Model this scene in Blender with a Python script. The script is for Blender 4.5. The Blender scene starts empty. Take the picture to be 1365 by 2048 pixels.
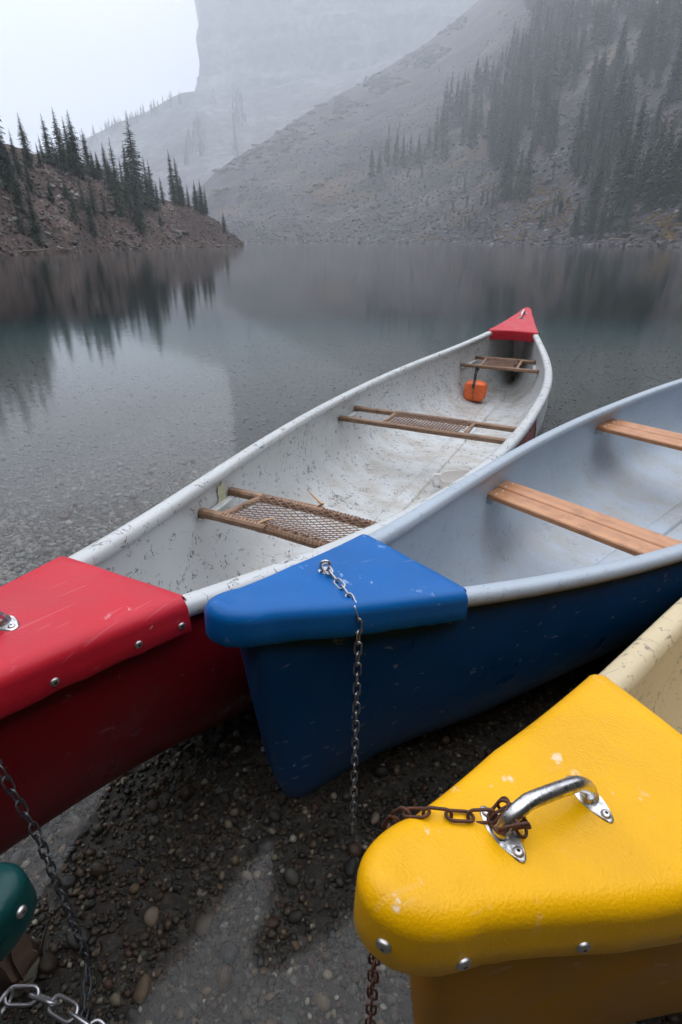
import bpy, bmesh, math, random
import numpy as np
from mathutils import Vector, Matrix, Euler
from mathutils.bvhtree import BVHTree

rnd = random.Random(11)
rng = np.random.default_rng(11)
S = bpy.context.scene
COL = S.collection

# ------------------------------------------------------------------ camera
F_PX, CAM_H, HORIZON = 1072.7, 1.0213, 483.0          # fitted for a 1365 x 2048 frame
PITCH = math.atan((1024 - HORIZON) / F_PX)
cd = bpy.data.cameras.new('camera'); cam = bpy.data.objects.new('camera', cd); COL.objects.link(cam)
cam.location = (0, 0, CAM_H); cam.rotation_euler = (math.pi / 2 - PITCH, 0, 0)
cd.sensor_fit = 'HORIZONTAL'; cd.sensor_width = 24; cd.lens = 24 * F_PX / 1365
cd.clip_start = 0.02; cd.clip_end = 9000
S.camera = cam

# ------------------------------------------------------------------ sky, sun, exposure
SUN_EL, SUN_ROT = math.radians(64), math.radians(20)
wd = bpy.data.worlds.new('World'); S.world = wd; wd.use_nodes = True
nt = wd.node_tree; nt.nodes.clear()
out = nt.nodes.new('ShaderNodeOutputWorld'); bg = nt.nodes.new('ShaderNodeBackground')
sky = nt.nodes.new('ShaderNodeTexSky'); sky.sky_type = 'NISHITA'; sky.sun_disc = False
sky.sun_elevation = SUN_EL; sky.sun_rotation = SUN_ROT; sky.air_density = 1.0; sky.dust_density = 3.0; sky.ozone_density = 1.0
hsv = nt.nodes.new('ShaderNodeHueSaturation'); hsv.inputs['Saturation'].default_value = 0.0
# a thick overcast: even grey-white, brighter overhead than at the horizon
tc = nt.nodes.new('ShaderNodeTexCoord'); sep = nt.nodes.new('ShaderNodeSeparateXYZ')
mr = nt.nodes.new('ShaderNodeFloatCurve'); cv = mr.mapping.curves[0]
cv.points[0].location = (0, 0.27); cv.points[1].location = (1, 1.0)
for q in ((0.17, 0.34), (0.27, 0.46), (0.39, 0.70), (0.8, 0.94)): cv.points.new(*q)
mr.mapping.update()
sc_ = nt.nodes.new('ShaderNodeMath'); sc_.operation = 'MULTIPLY'; sc_.inputs[1].default_value = 29.0
cmb = nt.nodes.new('ShaderNodeCombineColor')
tint = nt.nodes.new('ShaderNodeVectorMath'); tint.operation = 'MULTIPLY'; tint.inputs[1].default_value = (0.955, 0.978, 1.04)
mix = nt.nodes.new('ShaderNodeMix'); mix.data_type = 'RGBA'; mix.inputs[0].default_value = 0.88
nt.links.new(sky.outputs[0], hsv.inputs['Color'])
nt.links.new(tc.outputs['Generated'], sep.inputs[0]); nt.links.new(sep.outputs['Z'], mr.inputs['Value'])
nt.links.new(mr.outputs[0], sc_.inputs[0])
for i in range(3): nt.links.new(sc_.outputs[0], cmb.inputs[i])
nt.links.new(cmb.outputs[0], tint.inputs[0])
nt.links.new(hsv.outputs[0], mix.inputs[6]); nt.links.new(tint.outputs[0], mix.inputs[7])
nt.links.new(mix.outputs[2], bg.inputs['Color']); bg.inputs['Strength'].default_value = 0.1
nt.links.new(bg.outputs[0], out.inputs['Surface'])

sl = bpy.data.lights.new('sun', 'SUN'); sl.energy = 1.3; sl.angle = math.radians(110); sl.color = (1, 0.985, 0.96)
sun = bpy.data.objects.new('sun', sl); COL.objects.link(sun)
d = Vector((math.sin(SUN_ROT) * math.cos(SUN_EL), math.cos(SUN_ROT) * math.cos(SUN_EL), math.sin(SUN_EL)))
sun.rotation_euler = d.to_track_quat('Z', 'Y').to_euler()

S.view_settings.view_transform = 'Standard'; S.view_settings.look = 'None'
S.view_settings.exposure = 0.0; S.view_settings.gamma = 1.0; S.view_settings.use_curve_mapping = False
S.render.engine = 'CYCLES'
cy = S.cycles
cy.use_denoising = True
cy.max_bounces = 8; cy.diffuse_bounces = 3; cy.glossy_bounces = 3; cy.transmission_bounces = 4
cy.volume_bounces = 3; cy.transparent_max_bounces = 16
cy.sample_clamp_indirect = 4.0; cy.caustics_reflective = False; cy.caustics_refractive = False

# ------------------------------------------------------------------ helpers
CP, SP = math.cos(PITCH), math.sin(PITCH)
CAM = Vector((0, 0, CAM_H))
def ray(px, py):
    x = (px - 682.5) / F_PX; u = (1024 - py) / F_PX
    return Vector((x, CP + u * SP, -SP + u * CP))
def at_z(px, py, z):
    r = ray(px, py); return CAM + r * ((z - CAM_H) / r.z)
def azel(px, py):
    r = ray(px, py); return math.degrees(math.atan2(r.x, r.y)), r.z / math.hypot(r.x, r.y)

def fbm(x, y, seed=0, octs=5, gain=0.5):
    x = np.asarray(x, float); y = np.asarray(y, float); o = np.zeros(np.broadcast(x, y).shape); a = 1.0; t = 0
    for k in range(octs):
        xi = np.floor(x).astype(np.int64); yi = np.floor(y).astype(np.int64); fx = x - xi; fy = y - yi
        fx = fx * fx * (3 - 2 * fx); fy = fy * fy * (3 - 2 * fy)
        def h(i, j):
            n = (i * 374761393 + j * 668265263 + (seed + k) * 2147483 + 1013) & 0xffffffff
            n = ((n ^ (n >> 13)) * 1274126177) & 0xffffffff
            return ((n ^ (n >> 16)) & 0xffff) / 65535.0
        v = (h(xi, yi) * (1 - fx) + h(xi + 1, yi) * fx) * (1 - fy) + (h(xi, yi + 1) * (1 - fx) + h(xi + 1, yi + 1) * fx) * fy
        o += a * (v * 2 - 1); t += a; a *= gain; x = x * 2.03 + 17.1; y = y * 2.03 + 9.7
    return o / t

def link(o, parent=None):
    COL.objects.link(o)
    if parent is not None: o.parent = parent
    return o
def mesh(name, verts, faces, mat=None, smooth=False):
    me = bpy.data.meshes.new(name)
    me.from_pydata([tuple(v) for v in verts], [], [tuple(f) for f in faces])
    if mat: me.materials.append(mat)
    if smooth: me.polygons.foreach_set('use_smooth', [True] * len(me.polygons))
    me.update(); return me
def mesh_np(name, V, Fc, mat, smooth=False):
    """V (n,3), Fc (m,k) all faces with the same number of corners"""
    me = bpy.data.meshes.new(name); n, m, k = len(V), len(Fc), Fc.shape[1]
    me.vertices.add(n); me.vertices.foreach_set('co', np.ascontiguousarray(V, np.float32).ravel())
    me.loops.add(m * k); me.loops.foreach_set('vertex_index', np.ascontiguousarray(Fc, np.int32).ravel())
    me.polygons.add(m); me.polygons.foreach_set('loop_start', np.arange(0, m * k, k, dtype=np.int32))
    me.polygons.foreach_set('loop_total', np.full(m, k, np.int32))
    if smooth: me.polygons.foreach_set('use_smooth', np.ones(m, bool))
    me.materials.append(mat); me.update(calc_edges=True); me.validate(); return me
def obj(name, me, parent=None, label=None, cat=None, group=None, kind=None):
    o = bpy.data.objects.new(name, me); link(o, parent)
    tag(o, label, cat, group, kind); return o
def tag(o, label=None, cat=None, group=None, kind=None):
    if label: o['label'] = label
    if cat: o['category'] = cat
    if group: o['group'] = group
    if kind: o['kind'] = kind
    return o
def empty(name, loc=(0, 0, 0), rz=0, **k):
    o = bpy.data.objects.new(name, None); o.empty_display_size = 0.1; o.location = loc; o.rotation_euler = (0, 0, rz); link(o)
    return tag(o, **k)

def grid_faces(nu, nv, closed_u=False, flip=False):
    fs = []
    for i in range(nu if closed_u else nu - 1):
        for j in range(nv - 1):
            a, b = i * nv + j, ((i + 1) % nu) * nv + j
            fs.append((a, a + 1, b + 1, b) if flip else (a, b, b + 1, a + 1))
    return fs
def tube(path, rad, n=8, caps=True, flat=1.0, up=Vector((0, 0, 1))):
    """swept tube; rad number or list"""
    P = [Vector(p) for p in path]; V = []; Fc = []
    prev = None
    for i, p in enumerate(P):
        t = (P[min(i + 1, len(P) - 1)] - P[max(i - 1, 0)]).normalized()
        if prev is None:
            a = up if abs(t.dot(up)) < 0.95 else Vector((1, 0, 0))
            nrm = (a - t * a.dot(t)).normalized()
        else:
            nrm = (prev - t * prev.dot(t)).normalized()
        prev = nrm; b = t.cross(nrm)
        r = rad[i] if isinstance(rad, (list, tuple)) else rad
        for k in range(n):
            an = 2 * math.pi * k / n
            V.append(p + nrm * (r * flat * math.cos(an)) + b * (r * math.sin(an)))
    for i in range(len(P) - 1):
        for k in range(n):
            a, b = i * n + k, i * n + (k + 1) % n
            Fc.append((a, b, b + n, a + n))
    if caps:
        Fc.append(tuple(range(n))[::-1]); Fc.append(tuple(range((len(P) - 1) * n, len(P) * n)))
    return V, Fc
def merge(parts):
    V, Fc = [], []
    for v, f in parts:
        k = len(V); V += list(v); Fc += [tuple(i + k for i in q) for q in f]
    return V, Fc
def bar(p0, p1, wdt, hgt, bev=0.003, up=Vector((0, 0, 1)), nseg=1, wob=0.0, seed=0):
    """bevelled rectangular bar from p0 to p1; wdt across, hgt along up"""
    p0, p1 = Vector(p0), Vector(p1); t = (p1 - p0).normalized(); sd = t.cross(up).normalized(); u = sd.cross(t)
    pr = []
    a, b = wdt / 2, hgt / 2
    for sx, sy in ((1, 1), (-1, 1), (-1, -1), (1, -1)):
        q = [(sx * (a - bev), sy * b), (sx * a, sy * (b - bev))]
        if sx * sy < 0: q = q[::-1]
        pr += q if True else []
    order = sorted(pr, key=lambda c: math.atan2(c[1] / b, c[0] / a)); n = len(order)
    r = random.Random(seed); V = []; Fc = []
    ends = [(0, 0.86), (0.012, 1.0)]
    ts = [0] + [k / nseg for k in range(nseg + 1)] + [1]
    Ln = (p1 - p0).length
    for i, tt in enumerate(ts):
        sc = 0.86 if i in (0, len(ts) - 1) else 1
        off = (0.0015 if i == 1 else -0.0015 if i == len(ts) - 2 else 0)
        wv = Vector((r.uniform(-wob, wob), r.uniform(-wob, wob), r.uniform(-wob, wob)))
        c = p0 + t * (tt * Ln + off) + wv
        for x, y in order: V.append(c + sd * (x * sc) + u * (y * sc))
    for i in range(len(ts) - 1):
        for k in range(n):
            p, q = i * n + k, i * n + (k + 1) % n
            Fc.append((p, q, q + n, p + n))
    Fc.append(tuple(range(n))[::-1]); Fc.append(tuple(range((len(ts) - 1) * n, len(ts) * n)))
    return V, Fc
def fix(me):
    bm = bmesh.new(); bm.from_mesh(me); bmesh.ops.recalc_face_normals(bm, faces=bm.faces); bm.to_mesh(me); bm.free(); return me
def autosmooth(me, ang=40):
    me.polygons.foreach_set('use_smooth', [True] * len(me.polygons))
    bm = bmesh.new(); bm.from_mesh(me); bmesh.ops.recalc_face_normals(bm, faces=bm.faces)
    for e in bm.edges:
        if len(e.link_faces) == 2 and e.calc_face_angle(0) > math.radians(ang): e.smooth = False
    bm.to_mesh(me); bm.free(); return me

# ------------------------------------------------------------------ materials
class NT:
    def __init__(s, name):
        s.m = bpy.data.materials.new(name); s.m.use_nodes = True; s.t = s.m.node_tree; s.t.nodes.clear()
        s.out = s.t.nodes.new('ShaderNodeOutputMaterial')
    def n(s, typ, props=None, **inp):
        nd = s.t.nodes.new('ShaderNode' + typ)
        for k, v in (props or {}).items(): setattr(nd, k, v)
        for k, v in inp.items():
            k = k.replace('_', ' ')
            key = int(k[1:]) if k[0] == 'i' and k[1:].isdigit() else k
            s.set(nd.inputs[key], v)
        return nd
    def set(s, sock, v):
        if isinstance(v, bpy.types.Node): s.t.links.new(v.outputs[0], sock)
        elif isinstance(v, bpy.types.NodeSocket): s.t.links.new(v, sock)
        elif isinstance(v, (tuple, list)) and len(v) == 3 and sock.type == 'RGBA': sock.default_value = (*v, 1)
        else: sock.default_value = v
    def coord(s, which='Object', scale=(1, 1, 1), rot=(0, 0, 0)):
        c = s.n('TexCoord'); mp = s.n('Mapping'); s.t.links.new(c.outputs[which], mp.inputs[0])
        mp.inputs['Scale'].default_value = scale; mp.inputs['Rotation'].default_value = rot; return mp
    def noise(s, co, scale, detail=4, rough=0.55, dist=0.0):
        nd = s.n('TexNoise', Scale=scale, Detail=detail, Roughness=rough, Distortion=dist); s.t.links.new(co.outputs[0], nd.inputs['Vector']); return nd
    def ramp(s, fac, stops, interp='LINEAR'):
        nd = s.n('ValToRGB'); cr = nd.color_ramp; cr.interpolation = interp
        while len(cr.elements) > 1: cr.elements.remove(cr.elements[-1])
        for i, (p, c) in enumerate(stops):
            e = cr.elements[0] if i == 0 else cr.elements.new(p)
            e.position = p; c = c if isinstance(c, (tuple, list)) else (c, c, c); e.color = (*c, 1)
        s.set(nd.inputs[0], fac); return nd
    def mix(s, fac, a, b, mode='MIX'):
        nd = s.n('Mix', {'data_type': 'RGBA', 'blend_type': mode}); s.set(nd.inputs[0], fac); s.set(nd.inputs[6], a); s.set(nd.inputs[7], b)
        return nd.outputs[2]
    def math(s, op, a, b=0.0, clamp=False):
        nd = s.n('Math', {'operation': op, 'use_clamp': clamp}); s.set(nd.inputs[0], a); s.set(nd.inputs[1], b); return nd
    def bump(s, h, strength, dist, prev=None):
        nd = s.n('Bump', Strength=strength, Distance=dist); s.set(nd.inputs['Height'], h)
        if prev is not None: s.set(nd.inputs['Normal'], prev)
        return nd
    def done(s, color, rough=0.5, normal=None, metal=0.0, spec=0.5, coat=0.0, coat_r=0.1, **kw):
        p = s.n('BsdfPrincipled'); s.set(p.inputs['Base Color'], color); s.set(p.inputs['Roughness'], rough); s.set(p.inputs['Metallic'], metal)
        s.set(p.inputs['Specular IOR Level'], spec)
        if coat: s.set(p.inputs['Coat Weight'], coat); s.set(p.inputs['Coat Roughness'], coat_r)
        if normal is not None: s.set(p.inputs['Normal'], normal)
        for k, v in kw.items(): s.set(p.inputs[k.replace('_', ' ')], v)
        s.t.links.new(p.outputs[0], s.out.inputs[0]); return s.m

def m_shell(name, col, fleck=(0.75, 0.72, 0.68), fleck_amt=0.02, grain=260, gstr=0.35, rough=0.38, dark=0.7, scr=0.25):
    """coloured roto-moulded plastic: pebbled skin, chalky flecks, long scratches, grime"""
    k = NT(name); co = k.coord()
    n1 = k.noise(co, 9, 5); c0 = k.mix(k.ramp(n1, [(0.35, 0), (0.75, 1)]), tuple(v * dark for v in col), col)
    n2 = k.noise(co, 3.0, 4, 0.6); c0 = k.mix(k.math('MULTIPLY', k.ramp(n2, [(0.45, 0), (0.8, 1)]), 0.16), c0, tuple(min(1, v * 1.15 + 0.06) for v in col))
    f1 = k.noise(co, 34, 5, 0.62); f2 = k.noise(co, 6, 2)
    fl = k.math('MULTIPLY', k.ramp(f1, [(0.655 - fleck_amt, 0), (0.70 - fleck_amt, 1)]), k.ramp(f2, [(0.5, 0), (0.62, 1)]))
    c1 = k.mix(k.math('MULTIPLY', fl, 0.8), c0, fleck)
    cs = k.coord(scale=(120, 2.2, 60), rot=(0.5, 0.2, 0.35)); s1 = k.noise(cs, 1.0, 2, 0.5)
    sc = k.math('MULTIPLY', k.ramp(s1, [(0.69, 0), (0.72, 1)]), scr)
    c2 = k.mix(sc, c1, tuple(min(1, v * 0.6 + 0.3) for v in col))
    g = k.noise(co, grain, 2, 0.5); g2 = k.noise(co, 40, 3)
    b = k.bump(g, gstr, 0.0012); b2 = k.bump(g2, 0.14, 0.003, b)
    r = k.ramp(n1, [(0.3, rough - 0.1), (0.8, rough + 0.15)])
    return k.done(c2, r, b2, spec=0.25, coat=0.04, coat_r=0.15)

def m_liner(name, col, scuff=0.8, dirt=(0.30, 0.24, 0.16), mark=(0.06, 0.06, 0.06)):
    """pale inner skin with hairline black scuffs and brown dirt on the floor"""
    k = NT(name); co = k.coord()
    base = k.mix(k.ramp(k.noise(co, 2.3, 5), [(0.3, 0), (0.75, 1)]), tuple(v * 0.86 for v in col), col)
    # hairline scuffs
    def hair(scale, rot, th, wdt, msc, mth, sd):
        cs = k.coord(scale=scale, rot=rot); nn = k.noise(cs, 1.0, 3, 0.6, 0.6)
        a = k.math('ABSOLUTE', k.math('SUBTRACT', nn, th)); line = k.math('LESS_THAN', a, wdt)
        co2 = k.coord(scale=(1, 1, 1), rot=(sd, sd * 2, 0)); mk = k.ramp(k.noise(co2, msc, 4, 0.65), [(mth, 0), (mth + 0.05, 1)])
        return k.math('MULTIPLY', line, mk)
    h1 = hair((16, 16, 16), (0.3, 0.9, 0.2), 0.5, 0.012, 14, 0.535, 0.4)
    h2 = hair((34, 12, 30), (1.1, 0.2, 0.7), 0.52, 0.016, 22, 0.55, 1.3)
    h3 = hair((60, 60, 60), (0.5, 0.1, 0.4), 0.66, 0.05, 7, 0.53, 2.2)
    hs = k.math('MULTIPLY', k.math('MAXIMUM', k.math('MAXIMUM', h1, h2), h3), scuff, True)
    # dirt settles on the low floor: z in object space is the height of the skin
    sp = k.n('SeparateXYZ'); k.set(sp.inputs[0], co)
    low = k.n('MapRange', From_Min=0.16, From_Max=-0.06, To_Min=0, To_Max=1); k.set(low.inputs[0], sp.outputs['Z'])
    dn = k.ramp(k.noise(k.coord(scale=(1, 1.6, 1)), 5, 6, 0.65), [(0.42, 0), (0.70, 1)])
    df = k.math('MULTIPLY', k.math('MULTIPLY', low, dn), 0.8)
    ax = k.math('ABSOLUTE', sp.outputs['X']); bd = k.math('SUBTRACT', 1.0, k.math('DIVIDE', k.math('ABSOLUTE', k.math('SUBTRACT', ax, .052)), .022), True)
    rb = k.math('MULTIPLY', k.math('MULTIPLY', bd, low), k.ramp(k.noise(k.coord(scale=(1, .5, 1)), 9, 5, .7), [(0.42, 0), (0.66, 1)]))
    c1 = k.mix(k.math('MAXIMUM', df, k.math('MULTIPLY', rb, .85)), base, dirt); c2 = k.mix(hs, c1, mark)
    b = k.bump(k.noise(co, 150, 2), 0.25, 0.001); b = k.bump(k.noise(co, 12, 3), 0.15, 0.004, b)
    return k.done(c2, 0.42, b, coat=0.1, coat_r=0.2)

def m_wood(name, a, b, dark=(0.05, 0.035, 0.025), axis=0, wear=0.5, rough=0.5):
    k = NT(name); sc = [26, 26, 26]; sc[axis] = 2.0
    co = k.coord(scale=tuple(sc)); g = k.noise(co, 1.0, 5, 0.6, 0.4)
    c = k.mix(k.ramp(g, [(0.3, 0), (0.7, 1)]), a, b)
    w = k.ramp(k.noise(k.coord(), 18, 5, 0.65), [(0.48, 0), (0.70, 1)])
    c = k.mix(k.math('MULTIPLY', w, wear), c, dark)
    return k.done(c, rough, k.bump(g, 0.3, 0.002), coat=0.15, coat_r=0.25)
def m_metal(name, col, rough=0.25, spots=None, amt=0.5, metal=1.0):
    k = NT(name); co = k.coord(); n = k.noise(co, 90, 4, 0.65)
    c = col
    if spots: c = k.mix(k.math('MULTIPLY', k.ramp(n, [(0.45, 0), (0.62, 1)]), amt), col, spots)
    return k.done(c, k.ramp(n, [(0.3, rough), (0.7, min(1, rough + 0.25))]), k.bump(n, 0.2, 0.0008), metal=metal)
def m_plain(name, a, b, scale=8, rough=0.6, bscale=60, bstr=0.3, bd=0.004, coat=0.0, **kw):
    k = NT(name); co = k.coord(); c = k.mix(k.ramp(k.noise(co, scale, 5, 0.6), [(0.3, 0), (0.7, 1)]), a, b)
    return k.done(c, rough, k.bump(k.noise(co, bscale, 4), bstr, bd), coat=coat, **kw)

def m_terrain(name, stops, scale=0.25, fine=2.5, patch=None, patch_scale=0.03, patch_th=0.55, bump_d=0.5, patch2=None, chute=None):
    k = NT(name); co = k.coord()
    n1 = k.noise(co, fine, 8, 0.7); n2 = k.noise(co, scale, 6, 0.6)
    f = k.math('ADD', k.math('MULTIPLY', n1, 0.55), k.math('MULTIPLY', n2, 0.45))
    c = k.ramp(f, stops)
    if patch:
        pf = k.ramp(k.noise(k.coord(rot=(0.2, 0.1, 0.6)), patch_scale, 7, 0.68), [(patch_th, 0), (patch_th + 0.07, 1)])
        c = k.mix(k.math('MULTIPLY', pf, 0.8), c, patch)
    if chute:
        r1 = k.coord(rot=(0, 0, -0.48)); r2 = k.n('Mapping'); k.set(r2.inputs[0], r1); r2.inputs['Scale'].default_value = (0.006, 0.05, 0.006)
        cf = k.ramp(k.noise(r2, 1.0, 6, 0.65), [(0.42, 0), (0.62, 1)])
        c = k.mix(k.math('MULTIPLY', cf, 0.55), c, chute)
    if patch2:
        pf = k.ramp(k.noise(k.coord(rot=(0.5, 0.4, 1.6)), patch_scale * 1.7, 7, 0.68), [(0.56, 0), (0.66, 1)])
        c = k.mix(k.math('MULTIPLY', pf, 0.7), c, patch2)
    b = k.bump(n1, 0.8, bump_d)
    return k.done(c, 0.9, b, spec=0.2)

M = {}
M['promontory'] = m_terrain('earth_and_rock', [(0.38, (0.016, 0.012, 0.010)), (0.47, (0.055, 0.036, 0.030)), (0.55, (0.10, 0.068, 0.058)), (0.64, (0.19, 0.165, 0.155))], 0.12, 1.3, bump_d=0.35)
M['talus'] = m_terrain('scree', [(0.36, (0.012, 0.012, 0.014)), (0.46, (0.038, 0.034, 0.036)), (0.54, (0.072, 0.062, 0.064)), (0.62, (0.14, 0.128, 0.128))], 0.03, 0.45,
                       patch=(0.11, 0.08, 0.05), patch_scale=0.02, patch_th=0.55, bump_d=1.2, patch2=(0.026, 0.038, 0.027), chute=(0.022, 0.022, 0.025))
M['mountain'] = m_terrain('pale_rock', [(0.36, (0.006, 0.007, 0.009)), (0.46, (0.05, 0.05, 0.054)), (0.54, (0.10, 0.10, 0.102)), (0.64, (0.22, 0.22, 0.22))], 0.008, 0.05, bump_d=8)
M['bank'] = m_terrain('forest_floor', [(0.3, (0.012, 0.014, 0.010)), (0.5, (0.03, 0.032, 0.022)), (0.7, (0.05, 0.045, 0.035))], 0.2, 2.0, bump_d=0.4)

# ------------------------------------------------------------------ terrain
def interp(tab):
    xs, ys = zip(*tab); return lambda a: np.interp(a, xs, ys)
def silhouette(tab):
    """table of (px, py) on the skyline -> tangent of elevation as a function of azimuth"""
    pts = sorted(azel(px, py) for px, py in tab); return interp(pts)

class Terrain:
    def __init__(s, name, mat, az0, az1, naz, nr, r0, r1, el, power=1.0, amp=1.0, nscale=0.05, seed=1, back=0.25, backdrop=0.35, crag=0.0):
        az = np.linspace(az0, az1, naz); tt = np.concatenate([[-0.12, -0.03], np.linspace(0, 1, nr), 1 + np.linspace(0.04, back, 6)])
        R0 = r0(az)[:, None]; R1 = r1(az)[:, None]; E = el(az)[:, None]; T = tt[None, :]
        R = R0 + (R1 - R0) * T
        zmax = CAM_H + R1 * E
        tc_ = np.clip(T, 0, 1)
        Z = zmax * tc_ ** power
        X = R * np.sin(np.radians(az))[:, None]; Y = R * np.cos(np.radians(az))[:, None]
        nz = fbm(X * nscale, Y * nscale, seed, 6, 0.55)
        env = np.clip(tc_ * 4, 0.08, 1) * np.clip(1.02 - tc_, 0.22, 1)
        Z = Z + amp * nz * env
        if crag: Z = Z + crag * np.abs(fbm(X * nscale * 5, Y * nscale * 5, seed + 9, 4)) * env
        Z = np.where(T < 0, -2.2 * (-T) / 0.12 - 0.3, Z)
        Z = np.where(T > 1, zmax * (1 - (T - 1) / back * backdrop), Z)
        s.az, s.tt, s.G = az, tt, np.stack([X, Y, Z], -1)
        V = s.G.reshape(-1, 3); nv = len(tt)
        i = np.arange(naz - 1)[:, None]; j = np.arange(nv - 1)[None, :]; a = (i * nv + j).ravel()
        Fc = np.stack([a, a + 1, a + nv + 1, a + nv], 1)
        s.o = obj(name, mesh_np(name, V, Fc, mat, True), kind='structure')
        s.bvh = BVHTree.FromPolygons(V.tolist(), Fc.tolist())
    def sample(s, az, t):
        i = np.clip(np.searchsorted(s.az, az) - 1, 0, len(s.az) - 2); j = np.clip(np.searchsorted(s.tt, t) - 1, 0, len(s.tt) - 2)
        u = (az - s.az[i]) / (s.az[i + 1] - s.az[i]); v = (t - s.tt[j]) / (s.tt[j + 1] - s.tt[j])
        G = s.G; u = np.asarray(u)[..., None]; v = np.asarray(v)[..., None]
        return (G[i, j] * (1 - u) + G[i + 1, j] * u) * (1 - v) + (G[i, j + 1] * (1 - u) + G[i + 1, j + 1] * u) * v
    def hit(s, px, py):
        h = s.bvh.ray_cast(CAM, ray(px, py).normalized()); return h[0]

left = Terrain('rocky_promontory', M['promontory'], -66, -9.2, 260, 70,
    interp([(-66, 26), (-40, 44), (-29.6, 56), (-24, 74), (-17, 102), (-11.5, 132), (-9.2, 150)]),
    interp([(-66, 60), (-40, 78), (-29.6, 92), (-24, 106), (-17, 132), (-11.5, 150), (-9.2, 153)]),
    silhouette([(-600, 240), (-200, 265), (0, 285), (60, 308), (130, 325), (200, 340), (300, 392), (380, 412), (430, 436), (462, 466), (482, 484), (520, 488)]),
    power=0.92, amp=3.2, nscale=0.13, seed=3, back=1.2, backdrop=0.9, crag=2.2)
right = Terrain('talus_slope', M['talus'], -19, 68, 330, 120,
    interp([(-19, 400), (-12, 380), (0, 330), (8, 275), (15, 220), (30, 130), (50, 90), (68, 60)]),
    interp([(-19, 620), (-12, 680), (-5, 820), (0, 930), (10, 1080), (20, 1020), (30, 860), (50, 620), (68, 420)]),
    silhouette([(330, 425), (400, 372), (430, 345), (500, 296), (560, 257), (640, 210), (700, 178), (780, 132), (830, 104), (900, 52), (960, 0), (1080, -120), (1250, -220), (2600, -400)]),
    power=1.10, amp=20, nscale=0.010, seed=8, back=0.5, backdrop=0.3, crag=5)
far = Terrain('mountain_slope', M['mountain'], -45, 24, 160, 60,
    interp([(-45, 800), (24, 800)]), interp([(-45, 1400), (-20, 1430), (0, 1430), (24, 1430)]),
    silhouette([(-500, 420), (-100, 345), (60, 312), (175, 277), (230, 250), (290, 228), (345, 196), (372, 186), (420, 186), (500, 182), (600, 160), (800, 120), (1300, 100)]),
    power=1.05, amp=34, nscale=0.006, seed=21, back=0.4, backdrop=0.4, crag=10)
bank = Terrain('unseen_shore_bank', M['bank'], 64, 298, 120, 30,  # unseen bank behind the camera, raised steep to darken the hull sides
    interp([(64, 40), (90, 9), (120, 3.2), (180, 2.0), (240, 3.2), (270, 9), (298, 24)]),
    interp([(64, 110), (90, 60), (180, 40), (270, 55), (298, 80)]), interp([(64, 0.6), (120, 1.15), (180, 1.3), (240, 1.1), (298, 0.6)]),
    power=0.8, amp=2.5, nscale=0.12, seed=5, back=0.6, backdrop=0.1)

# the cliff: a rock wall that rises out of the slope, its left end turning back into the mist
def build_cliff():
    az_e = azel(384, 120)[0]
    cols = []
    for k in range(7): cols.append((az_e + 0.25 * (6 - k) / 6 - 0.25, 1500 + (6 - k) * 80))
    n = 150
    for k in range(1, n): cols.append((az_e + 31 * k / n, 1500 - 110 * math.sin(math.pi * k / n)))
    nr = 90; V = []
    for i, (az, R) in enumerate(cols):
        for j in range(nr):
            t = j / (nr - 1); z = 25 + 720 * t
            u = i * 0.11
            ledge = 34 * float(fbm(z * 0.035, u * 0.12, 40, 3)) + 26 * float(fbm(u * 0.9, z * 0.006, 41, 4)) + 7 * float(fbm(u * 3.1, z * 0.09, 42, 3))
            r = R + z * 0.5 + 1.5 * ledge - (60 * (1 - t * 4) if t < 0.25 else 0)
            wob = (0.9 * float(fbm(z * 0.013, 3.3, 44, 5)) + min(1.3, max(-2.6, 2.0 * (z - 310) / 255))) if i < 60 else 0
            a = math.radians(az + wob * max(0, 1 - i / 60))
            V.append((r * math.sin(a), r * math.cos(a), z))
    me = fix(mesh('cliff', V, grid_faces(len(cols), nr), M['mountain'], True))
    return obj('cliff', me, kind='structure')
build_cliff()

# ------------------------------------------------------------------ lake bed and pebbles
def bed_z(x, y):
    x = np.asarray(x, float); y = np.asarray(y, float)
    dpt = np.interp(np.hypot(y, 0.35 * x), [-3, 0, .4, 3, 8, 20, 60, 150], [.0, .085, .105, .20, .44, 1.6, 5.5, 7.0])
    dpt = np.where(y < 0, np.interp(y, [-4, -1.2, 0], [-.5, 0.0, .085]), dpt)
    return -dpt + 0.012 * fbm(x * 2.2, y * 2.2, 77, 3)
def m_bed():
    k = NT('gravel_bed'); co = k.coord()
    v = k.n('TexVoronoi', {'feature': 'F1'}, Scale=120.0, Randomness=1.0); k.t.links.new(co.outputs[0], v.inputs['Vector'])
    cr = k.ramp(k.n('SeparateColor', Color=v.outputs['Color']), [(0, (0.012, 0.009, 0.006)), (0.35, (0.023, 0.016, 0.010)), (0.7, (0.038, 0.029, 0.021)), (0.93, (0.07, 0.06, 0.048)), (1, (0.16, 0.145, 0.125))])
    c = k.mix(k.ramp(k.noise(co, 1.5, 5), [(0.35, 0), (0.7, 1)]), cr.outputs[0], (0.02, 0.016, 0.012))
    sp = k.n('SeparateXYZ'); k.set(sp.inputs[0], co); ys = k.n('MapRange', From_Min=2.0, From_Max=6.0); k.set(ys.inputs[0], sp.outputs['Y'])
    c = k.mix(k.math('MULTIPLY', ys, .6), c, (0.085, 0.080, 0.072))
    b = k.bump(k.noise(co, 90, 5, .7), 0.6, 0.008)
    return k.done(c, 0.75, b)
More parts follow.
